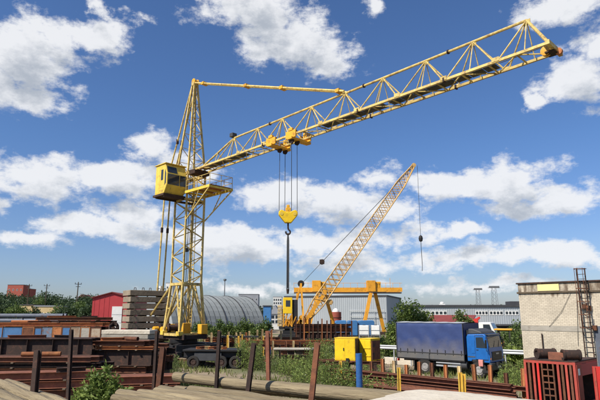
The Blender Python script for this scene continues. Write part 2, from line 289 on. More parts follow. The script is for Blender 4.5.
# ------------------------------------------------------------------ mesh helpers
Z = Vector((0, 0, 1))
class MB:
    def __init__(s): s.v = []; s.f = []
    def add(s, vs, fs):
        o = len(s.v); s.v += [tuple(v) for v in vs]; s.f += [tuple(i + o for i in f) for f in fs]; return s
    def box(s, x0, x1, y0, y1, z0, z1):
        return s.add([(x0, y0, z0), (x1, y0, z0), (x1, y1, z0), (x0, y1, z0), (x0, y0, z1), (x1, y0, z1), (x1, y1, z1), (x0, y1, z1)],
                     [(3, 2, 1, 0), (4, 5, 6, 7), (0, 1, 5, 4), (1, 2, 6, 5), (2, 3, 7, 6), (3, 0, 4, 7)])
    def prof(s, pts, p0, p1, up=Z, pts2=None):
        p0 = Vector(p0); p1 = Vector(p1); d = (p1 - p0).normalized(); up = Vector(up)
        if abs(d.dot(up)) > .99: up = Vector((1, 0, 0)) if abs(d.x) < .9 else Vector((0, 1, 0))
        sx = d.cross(up).normalized(); u = sx.cross(d)
        n = len(pts); pts2 = pts2 or pts
        vs = [p0 + sx * a + u * b for a, b in pts] + [p1 + sx * a + u * b for a, b in pts2]
        fs = [(i, (i + 1) % n, (i + 1) % n + n, i + n) for i in range(n)] + [tuple(range(n - 1, -1, -1)), tuple(range(n, 2 * n))]
        return s.add(vs, fs)
    def bar(s, p0, p1, w, h=None, up=Z):
        h = h or w
        return s.prof([(-w / 2, -h / 2), (w / 2, -h / 2), (w / 2, h / 2), (-w / 2, h / 2)], p0, p1, up)
    def tube(s, p0, p1, r, n=8, r2=None):
        r2 = r if r2 is None else r2
        c = [(math.cos(2 * math.pi * i / n), math.sin(2 * math.pi * i / n)) for i in range(n)]
        return s.prof([(a * r, b * r) for a, b in c], p0, p1, Z, [(a * r2, b * r2) for a, b in c])
    def path(s, pts, r, n=6):
        for a, b in zip(pts[:-1], pts[1:]): s.tube(a, b, r, n)
        return s
    def lathe(s, pr, c=(0, 0, 0), axis='y', n=20, cap=True):
        c = Vector(c); k = len(pr); vs = []
        for i in range(n):
            a = 2 * math.pi * i / n; ca, sa = math.cos(a), math.sin(a)
            for r, h in pr:
                if axis == 'y': vs.append(c + Vector((r * ca, h, r * sa)))
                elif axis == 'x': vs.append(c + Vector((h, r * ca, r * sa)))
                else: vs.append(c + Vector((r * ca, r * sa, h)))
        fs = []
        for i in range(n):
            j = (i + 1) % n
            for q in range(k - 1): fs.append((i * k + q, j * k + q, j * k + q + 1, i * k + q + 1))
        if cap: fs.append(tuple(i * k for i in range(n))); fs.append(tuple(i * k + k - 1 for i in reversed(range(n))))
        return s.add(vs, fs)
    def poly(s, pts, y0, y1):            # side profile (x, z) extruded across y
        n = len(pts)
        return s.add([(x, y0, z) for x, z in pts] + [(x, y1, z) for x, z in pts],
                     [tuple(range(n)), tuple(range(2 * n - 1, n - 1, -1))] + [(i, i + n, (i + 1) % n + n, (i + 1) % n) for i in range(n)])
    def mesh(s, name, m):
        me = bpy.data.meshes.new(name); me.from_pydata(s.v, [], s.f); me.materials.append(MATS[m] if isinstance(m, str) else m)
        me.validate(); me.update(); return me
    def build(s, name, m, parent=None, smooth=False, bevel=0):
        me = s.mesh(name, m)
        import bmesh
        b = bmesh.new(); b.from_mesh(me); bmesh.ops.recalc_face_normals(b, faces=b.faces); b.to_mesh(me); b.free()
        if smooth:
            for p in me.polygons: p.use_smooth = len(p.vertices) <= 4
            try: me.set_sharp_from_angle(angle=R(40))
            except Exception: pass
        o = bpy.data.objects.new(name, me); C.objects.link(o)
        if parent: o.parent = parent
        if bevel:
            md = o.modifiers.new('bevel', 'BEVEL'); md.width = bevel; md.segments = 2; md.limit_method = 'ANGLE'
        return o
def tag(o, label, cat, group=None):
    if 'kind' not in o: o['kind'] = 'thing'
    o['label'] = label; o['category'] = cat
    if group: o['group'] = group
    return o
def thing(name, label, cat, loc, rz=0, group=None):
    o = bpy.data.objects.new(name, None); C.objects.link(o); o.location = loc; o.rotation_euler = (0, 0, rz); o.empty_display_size = .3
    return tag(o, label, cat, group)
def struct(o): o['kind'] = 'structure'; return o
def dup(o, loc=None, rz=None, parent=None, label=None):
    c = o.copy(); C.objects.link(c)
    if parent is not None: c.parent = parent
    if loc is not None: c.location = loc
    if rz is not None: c.rotation_euler = (0, 0, rz)
    if label: c['label'] = label
    for ch in list(o.children): dup(ch, parent=c)
    return c
def ibeam_pts(h, w, tf, tw):
    return [(-w/2, -h/2), (w/2, -h/2), (w/2, -h/2+tf), (tw/2, -h/2+tf), (tw/2, h/2-tf), (w/2, h/2-tf), (w/2, h/2), (-w/2, h/2), (-w/2, h/2-tf), (-tw/2, h/2-tf), (-tw/2, -h/2+tf), (-w/2, -h/2+tf)]
def chan_pts(h, w, t):
    return [(-w/2, -h/2), (w/2, -h/2), (w/2, -h/2+t), (-w/2+t, -h/2+t), (-w/2+t, h/2-t), (w/2, h/2-t), (w/2, h/2), (-w/2, h/2)]
ORD = ['first', 'second', 'third', 'fourth', 'fifth', 'sixth', 'seventh', 'eighth', 'ninth', 'tenth', 'eleventh', 'twelfth', 'thirteenth', 'last']
GRID = R(-45)                            # the yard is laid out on one skewed grid
def wheel(parent, x, y, r, w, name='wheel'):
    t = MB().lathe([(r*.6, -w/2), (r*.93, -w/2), (r, -w*.36), (r, w*.36), (r*.93, w/2), (r*.6, w/2)], (x, y, r), 'y', 24, False).build('tyre', 'tyre', None, True)
    root = MB().lathe([(r*.12, -w*.30), (r*.2, -w*.36), (r*.42, -w*.30), (r*.5, -w*.1), (r*.61, -w*.42), (r*.61, w*.42), (r*.5, w*.1), (r*.2, w*.36), (r*.12, w*.3)], (x, y, r), 'y', 20).build(name, 'rim', parent, True)
    t.parent = root
    return root

# ================================================================== ground
gm = MB()
rings = [0, 15, 30, 60, 110, 200, 400, 900, 2000, 4200]; nseg = 64
vs = [(0, 40, 0)]
for r in rings[1:]:
    for i in range(nseg):
        a = 2 * math.pi * i / nseg; vs.append((r * math.cos(a), 40 + r * math.sin(a), 0))
fs = [(0, 1 + i, 1 + (i + 1) % nseg) for i in range(nseg)]
for k in range(len(rings) - 2):
    o0 = 1 + k * nseg; o1 = o0 + nseg
    fs += [(o0 + i, o1 + i, o1 + (i + 1) % nseg, o0 + (i + 1) % nseg) for i in range(nseg)]
gm.add(vs, fs); struct(gm.build('ground', 'ground'))

# ================================================================== tower crane
TY = 50.0; TX = -10.62
tcr = thing('tower_crane', 'tall yellow tower crane with horizontal lattice jib, hanging cab and hook block', 'crane', (TX, TY, 0), GRID)
CY = 'crane_yellow'
def strut(p0, p1, r, name, parent, m=CY, n=6): return MB().tube(p0, p1, r, n).build(name, m, parent, True)
# undercarriage: four bogies, dark frame, slewing ring
b = MB()
for s in (-1, 1):
    b.bar((-2.4, s * 2.4, 1.0), (2.4, s * 2.4, 1.0), .45, .6); b.bar((s * 2.4, -2.4, 1.0), (s * 2.4, 2.4, 1.0), .45, .55)
    b.bar((-2.4, -2.4 * s, 1.1), (2.4, 2.4 * s, 1.1), .4, .5)
und = b.build('undercarriage', 'black_steel', tcr)
MB().lathe([(1.2, 1.3), (1.25, 1.4), (1.25, 1.68), (1.1, 1.7)], axis='z', n=28).build('slewing_ring', 'black_steel', und, True)
for sx in (-1, 1):
    for sy in (-1, 1):
        bo = MB().box(sx*2.4-.75, sx*2.4+.75, sy*2.4-.22, sy*2.4+.22, .32, .78).build('bogie', 'black_steel', und, bevel=.03)
        for k in (-.42, .42):
            o = MB().lathe([(.05, -.1), (.3, -.1), (.34, .05), (.34, .1), (.05, .1)], (sx*2.4+k, sy*2.4+sy*.28, .47), 'y', 18).build('bogie_wheel', 'rust_dark', tcr, True)
# rotating platform with winches
pl = MB()
for y in (-1.1, 1.1): pl.bar((-6.6, y, 1.9), (1.9, y, 1.9), .25, .42)
for x in (-6.5, -4.6, -2.6, -1.2, 1.2, 1.8): pl.bar((x, -1.1, 1.9), (x, 1.1, 1.9), .2, .36)
pl.box(-6.6, -1.2, -1.2, 1.2, 2.12, 2.16)
plat = pl.build('slewing_platform', 'rust_dark', tcr)
for i, x in enumerate((-2.1, -3.5)):
    w = MB().lathe([(.42, -.55), (.42, -.5), (.27, -.48), (.27, .48), (.42, .5), (.42, .55)], (x, 0, 2.62), 'y', 18).build('winch_drum', 'rust_dark', tcr, True)
    MB().box(x-.3, x+.3, .62, 1.05, 2.16, 2.95).build('gearbox', 'deep_yellow', tcr, bevel=.04)
    MB().lathe([(.05, .0), (.24, .02), (.26, .1), (.26, .5), (.2, .56), (.04, .58)], (x, -1.15, 2.5), 'y', 14).build('winch_motor', 'deep_yellow', tcr, True)
MB().box(-.2, .6, -.5, .3, 2.14, 3.1).build('electrical_cabinet', 'deep_yellow', tcr, bevel=.03)
MB().box(1.35, 2.0, .5, 1.2, 2.14, 3.0).build('motor_cover', 'deep_yellow', tcr, bevel=.05)
for y in (-1.28, 1.0):
    bx = MB()
    bx.box(-6.5, -5.1, y, y + .28, 2.17, 4.2).build('ballast_block', 'concrete', tcr, bevel=.03)
# tower
h0, h1, zb, z1, zt = 1.32, .985, 2.1, 6.6, 17.0
tw = MB()
def ring(mb, h, z, w=.14):
    c = [(-h, -h, z), (h, -h, z), (h, h, z), (-h, h, z)]
    for i in range(4): mb.bar(c[i], c[(i + 1) % 4], w)
ring(tw, h0, zb, .22)
tower = tw.build('tower', CY, tcr)
for hh_, zz_, ww_ in ((h1, z1, .24), (h1, 14.5, .16), (h1, zt, .26)):
    rg = MB(); ring(rg, hh_, zz_, ww_); rg.build('ring_frame', CY, tower)
cor = [(-1, -1), (1, -1), (1, 1), (-1, 1)]
for sx, sy in cor:
    MB().bar((sx*h0, sy*h0, zb), (sx*h1, sy*h1, z1), .2).bar((sx*h1, sy*h1, z1), (sx*h1, sy*h1, zt), .15).build('leg', CY, tower)
    MB().box(sx*h0-.24, sx*h0+.24, sy*h0-.24, sy*h0+.24, zb-.06, zb+.3).build('leg_shoe', 'cab_yellow', tower, bevel=.03)
npan = 6
for i in range(4):
    a, c = cor[i], cor[(i + 1) % 4]
    mid = ((a[0] + c[0]) / 2, (a[1] + c[1]) / 2)
    # splayed inner struts of the base section, meeting under the ring
    for e in (a, c):
        strut((mid[0]*h1, mid[1]*h1, z1-.1), (e[0]*h0*.99, e[1]*h0*.99, zb+.3), .085, 'brace', tower)
        k = .5; q = (e[0]*(h0*k+h1*(1-k)), e[1]*(h0*k+h1*(1-k)), zb*k+z1*(1-k)); m2 = tuple((u + v) / 2 for u, v in zip((mid[0]*h1, mid[1]*h1, z1-.1), (e[0]*h0, e[1]*h0, zb+.3)))
        strut(q, m2, .055, 'brace', tower)
    for k in range(npan):
        za = z1 + (zt - z1) * k / npan; zc = z1 + (zt - z1) * (k + 1) / npan; zm = (za + zc) / 2
        p, q = (a, c) if i % 2 else (c, a)
        strut((p[0]*h1, p[1]*h1, za), (q[0]*h1, q[1]*h1, zm), .05, 'brace', tower)
        strut((q[0]*h1, q[1]*h1, zm), (p[0]*h1, p[1]*h1, zc), .05, 'brace', tower)
ld = MB()
for x in (-.2, .2): ld.bar((x, .62, 2.3), (x, .62, 17.2), .05)
for k in range(50): ld.bar((-.2, .62, 2.5 + k * .295), (.2, .62, 2.5 + k * .295), .03)
ld.build('ladder', CY, tcr)
cb = MB()
for k, (x, y) in enumerate(((.3, -.2), (.42, -.12), (-.3, .1))): cb.tube((x, y, 2.6), (x, y, 18), .025, 6)
cb.build('hoist_rope', 'rope', tcr)
MB().box(.1, .45, -.5, -.2, 9.6, 9.95).build('junction_box', 'dark_grey', tcr)
strut((-1.0, -1.0, 6.45), (-4.55, -1.05, 3.55), .1, 'back_strut', tcr)
strut((-1.0, 1.0, 6.45), (-4.55, 1.05, 3.55), .1, 'back_strut', tcr)
for y in (-1.05, 1.05): MB().bar((-4.55, y, 3.6), (-4.55, y, 2.1), .16).build('strut_post', 'black_steel', tcr)
# head pyramid
APZ = 26.75
hd = MB().box(-.22, .22, -.3, .3, APZ-.35, APZ+.1)
head = hd.build('tower_head', CY, tcr, bevel=.03)
for sx, sy in cor:
    MB().bar((sx*h1, sy*h1, zt), (sx*.16, sy*.16, APZ-.1), .15).build('head_leg', CY, head)
for i in range(4):
    a, c = cor[i], cor[(i + 1) % 4]
    if i == 0: continue
    for k in range(6):
        t0, t1 = k / 6.6, (k + 1) / 6.6
        f = lambda s, t: (s[0]*(h1*(1-t)+.16*t), s[1]*(h1*(1-t)+.16*t), zt + (APZ-zt)*t)
        strut(f(a, t0), f(c, t1) if k % 2 else f(c, t1), .035, 'head_brace', head)
        strut(f(a, t1), f(c, t1), .03, 'head_brace', head)
MB().lathe([(.06, -.28), (.3, -.26), (.3, -.18), (.22, -.16), (.22, .16), (.3, .18), (.3, .26), (.06, .28)], (.05, 0, APZ+.12), 'y', 18).build('head_sheave', 'deep_yellow', head, True)
# jib
zb0, zb1 = 17.22, 17.82
def jz(a): return zb0 + (zb1 - zb0) * (a / 34.2)
NT = [6.7, 9.95, 13.0, 16.3, 19.7, 23.05, 26.4, 29.65, 32.85]
def tz(a): return 19.32 + (a - 6.7) / 26.2 * .62
JW = .72; A0, A1 = 1.05, 34.1
jb = MB()
jb.bar((A1, -JW-.15, jz(A1)), (A1, JW+.35, jz(A1)), .2, .24)
jib = jb.build('jib', CY, tcr)
MB().bar((A0, -JW, jz(A0)), (A0, JW, jz(A0)), .2).build('root_beam', CY, jib)
for y in (-JW, JW): MB().bar((A0, y, jz(A0)), (A1, y, jz(A1)), .13, .15).build('bottom_chord', CY, jib)
MB().tube((A0+.2, 0, jz(A0)+.12), (NT[0], 0, tz(NT[0])), .085, 8).tube((NT[0], 0, tz(NT[0])), (NT[-1], 0, tz(NT[-1])), .085, 8).build('top_chord', CY, jib, True)
for y in (-JW, JW): strut((NT[-1], 0, tz(NT[-1])), (A1, y, jz(A1)), .085, 'end_brace', jib, n=8)
for i, a in enumerate(NT):
    prv = NT[i-1] if i else 3.4
    nx = NT[i+1] if i < len(NT)-1 else A1
    ml = (a + prv) / 2 + .1; mr_ = (a + nx) / 2 - .1
    for y in (-JW, JW):
        strut((a, 0, tz(a)), (ml, y, jz(ml)), .046, 'diagonal', jib)
        if i < len(NT)-1: strut((a, 0, tz(a)), (mr_, y, jz(mr_)), .046, 'diagonal', jib)
        strut((a, 0, tz(a)), (a, y, jz(a)), .032, 'diagonal', jib)
for a in NT:
    MB().box(a-.2, a+.2, -.02, .02, tz(a)-.26, tz(a)+.04).build('gusset_plate', CY, jib)
    for y in (-JW, JW):
        ml = a + 1.6
        if ml < A1: MB().box(ml-.22, ml+.22, y-.09, y-.07 if y < 0 else y+.09, jz(ml)-.02, jz(ml)+.22).build('gusset_plate', CY, jib) if y < 0 else MB().box(ml-.22, ml+.22, y+.07, y+.09, jz(ml)-.02, jz(ml)+.22).build('gusset_plate', CY, jib)
for a in (11.5, 21.4, 28.0):
    for y in (-JW, JW): MB().box(a-.05, a+.05, y-.12, y+.12, jz(a)-.13, jz(a)+.13).build('splice_flange', 'rust_dark', jib)
    MB().lathe([(.05, -.05), (.14, -.05), (.14, .05), (.05, .05)], (a, 0, tz(a)), 'x', 12).build('splice_flange', 'rust_dark', jib)
for t in (2.4, 4.3):
    for y in (-JW, JW):
        zz = jz(A0)+.12+(t-A0-.2)/(NT[0]-A0-.2)*(tz(NT[0])-jz(A0)-.12)
        strut((t, 0, zz), (t+.6, y, jz(t)), .04, 'diagonal', jib)
k = 0; a = A0
while a < A1 - 1.0:
    n2 = a + 1.65
    s = 1 if k % 2 else -1
    MB().bar((a, -s*JW, jz(a)-.04), (min(n2, A1), s*JW, jz(n2)-.04), .06).build('cross_brace', CY, jib)
    MB().bar((n2, -JW, jz(n2)-.02), (n2, JW, jz(n2)-.02), .07).build('cross_brace', CY, jib)
    a = n2; k += 1
for (xa, xb) in ((2.0, 8.6), (17.6, 23.2), (23.6, 31.0)):
    wk = MB()
    x = xa
    while x < xb:
        wk.box(x, min(x + .9, xb), -.32, .42, 0, .03); x += .95
    for i in range(len(wk.v)):
        v = wk.v[i]; wk.v[i] = (v[0], v[1], v[2] + jz(v[0]) + .08)
    wk.build('walkway_grating', 'dark_grey', jib)
MB().lathe([(.05, -.16), (.27, -.14), (.27, -.08), (.21, -.05), (.21, .05), (.27, .08), (.27, .14), (.05, .16)], (A1-.45, .2, jz(A1)+.02), 'y', 18).build('tip_sheave', 'deep_yellow', jib, True)
MB().lathe([(.05, -.1), (.19, -.09), (.19, .09), (.05, .1)], (A1+.1, .45, jz(A1)-.1), 'y', 16).build('tip_sheave', 'rust_orange', jib, True)
MB().box(A1-.45, A1+.05, -.1, .6, jz(A1)-.2, jz(A1)-.12).build('tip_plate', 'rust_dark', jib)
fl = MB().box(6.3, 6.75, -.25, .25, tz(6.7)+.12, tz(6.7)+.48).bar((6.7, 0, tz(6.7)), (6.7, 0, tz(6.7)+.2), .08).build('floodlight', 'dark_grey', jib, bevel=.03)
# tie bars from head to the jib's fifth node, stay pair to the rear
tb = MB()
for y in (-.16, .16):
    tb.tube((.15, y, APZ-.05), (NT[4], y, tz(NT[4])+.12), .085, 8)
tie = tb.build('tie_bar', CY, tcr, True)
for f in (.08, .42, .66, .97):
    p = Vector((.15, 0, APZ-.05)).lerp(Vector((NT[4], 0, tz(NT[4])+.12)), f)
    MB().box(p.x-.18, p.x+.18, -.3, .3, p.z-.13, p.z+.13).build('tie_clamp', 'deep_yellow', tie)
SPX, SPZ = -4.15, 16.4
for y in (-.32, .32):
    st = MB().tube((-.12, y*.6, APZ-.05), (SPX, y, SPZ), .08, 8).tube((SPX, y, SPZ), (-4.75, y, 2.3), .085, 8)
    st.build('rear_stay', CY, tcr, True)
    for p in (Vector((-.12, y*.6, APZ-.05)).lerp(Vector((SPX, y, SPZ)), .55), Vector((SPX, y, SPZ)).lerp(Vector((-4.75, y, 2.3)), .3)):
        MB().box(p.x-.09, p.x+.09, p.y-.1, p.y+.1, p.z-.25, p.z+.25).build('stay_clamp', 'rust_dark', tcr)
sp = MB()
for y in (-1, 1):
    sp.bar((-.98, y*.98, 17.0), (SPX, y*.36, SPZ), .14); sp.bar((-.98, y*.98, 14.6), (SPX, y*.36, SPZ), .12)
sp.bar((SPX, -.5, SPZ), (SPX, .5, SPZ), .16)
sp.build('rear_spreader', CY, tcr)
# cab
cabp = [(-1.04, 14.75), (.55, 14.75), (1.0, 15.5), (.98, 16.6), (.62, 17.55), (-1.04, 17.55)]
cab = MB().poly(cabp, -3.2, -1.1).build('cab', 'cab_yellow', tcr, bevel=.05)
MB().box(-1.16, .78, -3.3, -1.0, 17.55, 17.64).build('cab_roof', 'cab_yellow', cab, bevel=.03)
MB().box(-.05, .32, -3.215, -3.2, 16.05, 17.05).build('cab_window', 'glass', cab)
MB().poly([(.62, 15.5), (.84, 15.7), (.83, 16.6), (.62, 17.05)], -3.216, -3.2).build('cab_window', 'glass', cab)
for z in (15.1, 15.35): MB().box(-.95, .5, -3.21, -3.2, z, z + .03).build('cab_rib', 'cab_yellow', cab)
MB().box(-.98, -.3, -3.212, -3.2, 14.9, 17.2).build('cab_door', 'cab_yellow', cab, bevel=.005)
def quadpane(p, name, m, parent, out):
    o = Vector(out); b = MB(); b.add([Vector(q) for q in p] + [Vector(q) + o for q in p], [(3, 2, 1, 0), (4, 5, 6, 7), (0, 1, 5, 4), (1, 2, 6, 5), (2, 3, 7, 6), (3, 0, 4, 7)]); return b.build(name, m, parent)
quadpane([(1.0, -3.1, 15.55), (1.0, -1.9, 15.55), (.983, -1.9, 16.55), (.983, -3.1, 16.55)], 'cab_window', 'glass', cab, (.015, 0, 0))
quadpane([(1.0, -1.82, 15.55), (1.0, -1.2, 15.55), (.983, -1.2, 16.55), (.983, -1.82, 16.55)], 'cab_window', 'glass', cab, (.015, 0, 0))
quadpane([(.95, -3.1, 16.68), (.95, -2.1, 16.68), (.72, -2.1, 17.3), (.72, -3.1, 17.3)], 'cab_window', 'glass', cab, (.014, 0, .006))
MB().box(-1.2, .7, -3.3, -.95, 14.56, 14.75).bar((-.8, -3.2, 14.5), (-.8, 1.0, 14.5), .16).bar((.6, -3.2, 14.5), (.6, 1.0, 14.5), .16).build('cab_floor_frame', 'rust_dark', cab)
# service platform under the jib root
pf = MB()
for y in (-1.25, 1.25): pf.bar((-.9, y, 15.05), (5.0, y, 15.05), .14, .24)
for x in (1.1, 2.3, 3.6, 4.95): pf.bar((x, -1.25, 15.02), (x, 1.25, 15.02), .1, .16)
plf = pf.build('service_platform', 'cab_yellow', tcr)
for k in range(8): MB().box(1.1 + k*.49, 1.1 + k*.49 + .45, -1.15, 1.15, 15.17, 15.2).build('deck_plank', 'rust_orange' if k % 3 else CY, plf)
for y in (-1.25, 1.25):
    MB().bar((4.9, y, 14.95), (1.0, y*.8, 12.5), .09).bar((3.3, y, 14.95), (2.2, y*.9, 13.3), .07).build('platform_strut', CY, plf)
    rl = MB()
    for x in (1.2, 2.45, 3.7, 4.95): rl.tube((x, y, 15.15), (x, y, 16.2), .03, 6)
    for z in (15.65, 16.2): rl.tube((1.2, y, z), (4.95, y, z), .028, 6)
    rl.build('handrail', CY, plf)
rl = MB()
for z in (15.65, 16.2): rl.tube((4.95, -1.25, z), (4.95, 1.25, z), .028, 6)
rl.tube((4.95, 0, 15.15), (4.95, 0, 16.2), .03, 6); rl.build('handrail', CY, plf)
# slew drive cluster where jib meets tower
MB().box(.85, 1.9, -.85, .85, 16.85, 17.3).build('jib_pivot', 'rust_dark', tcr, bevel=.04)
# trolley: two carriages under the bottom chords, four ropes, hook block
trl = None; rope_top = []
for j, a in enumerate((12.55, 14.85)):
    z = jz(a)
    m = MB()
    m.bar((a, -JW-.28, z-.32), (a, JW+.45, z-.32), .5, .2)
    for y in (-JW-.1, JW+.1):
        m.box(a-.55, a+.55, y-.06, y+.06, z-.3, z+.28)
        m.box(a-.22, a+.22, y-.1, y+.1, z+.28, z+.5)
    t = m.build('trolley', 'deep_yellow', tcr, bevel=.02)
    for y in ((.15, .75), (-.75, -.15))[j]:
        MB().lathe([(.04, -.07), (.24, -.06), (.2, 0), (.24, .06), (.04, .07)], (a, y, z-.5), 'y', 16).build('sheave', 'rust_dark', t, True)
        rope_top.append((a, y, z-.55))
    for sx in (-1, 1):
        for y in (-JW, JW): MB().lathe([(.03, -.05), (.15, -.05), (.15, .05), (.03, .05)], (a+sx*.4, y, z+.17), 'y', 12).build('trolley_wheel', 'rust_dark', t, True)
HZ, HA = 11.35, 13.72
hk = MB()
prof = [(-1.0, .05), (-.98, .3), (-.75, .45), (-.42, .36), (-.2, .26), (0, .3), (.2, .26), (.42, .36), (.75, .45), (.98, .3), (1.0, .05), (.72, -.22), (.32, -.58), (-.32, -.58), (-.72, -.22)]
hk.poly([(x*.74, z*1.0) for x, z in prof], -.2, .2)
hook = hk.build('hook_block', 'bright_yellow', tcr, bevel=.05); hook.location = (HA, 0, HZ); hook.rotation_euler = (0, 0, R(50))
MB().box(-.2, .2, -.16, .16, .22, .62).box(-.12, .12, -.13, .13, .62, .85).build('hook_block_head', 'deep_yellow', hook, bevel=.04)
for x in (-.5, .5):
    MB().lathe([(.05, -.22), (.13, -.22), (.13, .22), (.05, .22)], (x, 0, .12), 'y', 18).build('hook_block_pin', 'cab_yellow', hook, True)
hp = [(0, 0, -.5), (0, 0, -.95)] + [(.17*math.sin(t), 0, -1.28 + .19*math.cos(t)) for t in np.linspace(0.2, 5.0, 11)]
MB().path(hp, .065, 8).build('hook', 'rust_dark', hook, True)
for i, (a, y, z) in enumerate(rope_top):
    o_ = (-.7, -.26, .26, .7)[i] * .7071
    MB().tube((a, y, z), (HA + o_, o_, HZ+.2), .022, 6).build('hoist_rope', 'rope', tcr)
MB().path([(A0+1, .15, jz(2)+.35), (12.2, .15, jz(12.2)+.05)], .02, 6).path([(15.2, .15, jz(15)+.05), (A1-.5, .15, jz(A1)+.3)], .02, 6).build('trolley_rope', 'rope', tcr)
# sling hanging from the hook
M = Matrix.Translation((TX, TY, 0)) @ Matrix.Rotation(GRID, 4, 'Z')
hw = M @ Vector((HA, 0, HZ-1.45))
slg = thing('lifting_sling', 'long dark rope sling hanging straight down from the yellow hook block', 'sling', tuple(hw))
ln = 4.15
MB().path([(0, 0, .1), (.05, 0, -.5), (.06, 0, -ln)], .045, 8).path([(0, 0, .1), (-.05, .02, -.5), (-.06, .02, -ln)], .045, 8).path([(0, 0, .1), (0, .05, -ln*.98)], .04, 8).build('rope', 'dark_grey', slg, True)
MB().tube((0, 0, -ln), (0, 0, -ln-.35), .12, 10, .08).build('sling_end', 'rust_dark', slg, True)
# crane rails on sleepers
for s in (-1, 1):
    c0 = M @ Vector((-9, s * 2.4, 0)); c1 = M @ Vector((9, s * 2.4, 0))
    tr = thing('crane_rail', 'steel rail on timber sleepers under the tower crane bogies', 'rail', tuple((c0 + c1) / 2), GRID, 'rails of the tower crane')
    MB().prof(ibeam_pts(.16, .1, .03, .03), (-9, 0, .17+.0), (9, 0, .17)).build('rail', 'rust', tr)
    for k in range(24): 
        o = MB().box(-8.8 + k*.76, -8.55 + k*.76, -.7, .7, 0, .095).build('sleeper', 'timber', tr) if k == 0 else None
        if o: sl0 = o
        else: d = sl0.copy(); C.objects.link(d); d.parent = tr; d.location = (k * .76, 0, 0)

# ================================================================== lattice helper and crawler crane
def lattice(parent, p0, p1, w0, w1, n, rc, rb, m, name, up=Vector((0, 1, 0)), taper0=.0, taper1=.0):
    p0 = Vector(p0); p1 = Vector(p1); d = (p1 - p0).normalized(); u = up; v = d.cross(u).normalized()
    def W(t):
        w = w0 + (w1 - w0) * t
        if t < taper0: w *= .3 + .7 * t / taper0
        if t > 1 - taper1: w *= .35 + .65 * (1 - t) / taper1
        return w / 2
    def P(t, i):
        s = ((-1, -1), (1, -1), (1, 1), (-1, 1))[i]; w = W(t)
        return p0.lerp(p1, t) + u * s[0] * w + v * s[1] * w
    root = MB(); 
    for i in range(4): root.tube(P(0, i), P(0, (i + 1) % 4), rb, 5); root.tube(P(1, i), P(1, (i + 1) % 4), rb, 5)
    o = root.build(name, m, parent)
    for i in range(4):
        c = MB()
        for k in range(n): c.tube(P(k / n, i), P((k + 1) / n, i), rc, 6)
        c.build('chord', m, o)
    for k in range(n):
        for i in range(4):
            a, b_ = (i, (i + 1) % 4) if (k + i) % 2 else ((i + 1) % 4, i)
            MB().tube(P(k / n, a), P((k + 1) / n, b_), rb, 5).build('lacing', m, o)
            if i in (1, 3): MB().tube(P(k / n, b_), P((k + 1) / n, a), rb * .8, 5).build('lacing', m, o)
    return o
KY = 80.0
base = Vector((gx(291, KY), KY, 0))
crw = thing('crawler_crane', 'yellow crawler crane with long raised lattice boom and thin hoist rope', 'crane', tuple(base))
def L(px, py, dy=0): return atY(px, py, KY + dy) - base
OY = 'orange_yellow'
u_ = MB()
for s in (-1, 1):
    pr = [(-2.3, .45), (-2.0, .12), (2.0, .12), (2.4, .5), (2.1, 1.0), (-2.0, 1.0)]
    u_.poly([(x + .3, z) for x, z in pr], s*1.7-.35, s*1.7+.35)
trk = u_.build('crawler_track', 'black_steel', crw, bevel=.05)
for s in (-1, 1):
    for k in range(6): MB().lathe([(.03, -.4), (.2, -.4), (.2, .4), (.03, .4)], (-1.4 + k*.68 + .2, s*1.7, .38), 'y', 12).build('track_roller', 'rust_dark', trk, True)
MB().box(-1.2, 1.8, -1.5, 1.5, .7, 1.5).lathe([(.9, 1.45), (.95, 1.5), (.95, 1.8), (.9, 1.85)], axis='z', n=20).build('carbody', 'black_steel', crw)
hs_ = MB().box(-1.75, 2.3, -1.45, 1.45, 1.8, 2.05).build('turntable_deck', 'black_steel', crw)
for k in range(7): MB().box(-1.95, -1.3, -1.4, 1.4, 2.1+k*.44, 2.1+k*.44+.36).build('counterweight_slab', 'cream_steel', crw, bevel=.03)
cbx = MB().box(-1.15, .2, -1.55, -.1, 3.9, 6.2).build('operator_cab', 'bright_yellow', crw, bevel=.06)
MB().box(.2, .22, -1.45, -.2, 4.6, 5.9).build('cab_window', 'glass', cbx)
MB().box(-.75, -.1, -1.57, -1.55, 4.9, 5.8).build('cab_window', 'glass', cbx)
MB().box(.22, .95, -1.3, 1.3, 2.05, 5.9).build('engine_house', 'black_steel', crw, bevel=.05)
mc = MB()
for x in (-1.1, .15): 
    for y in (-1.5, -.15): mc.bar((x, y, 2.05), (x, y, 3.9), .14)
mc.bar((-1.1, -1.5, 2.1), (.15, -1.5, 3.85), .1).bar((.15, -1.5, 2.1), (-1.1, -1.5, 3.85), .1)
mc.build('cab_support', OY, crw)
for x, z in ((-.45, 2.6), (1.5, 2.5), (1.6, 3.2)): MB().lathe([(.5, -.7), (.5, -.62), (.32, -.6), (.32, .6), (.5, .62), (.5, .7)], (x, -.3, z), 'y', 16).build('winch_drum', OY, crw, True)
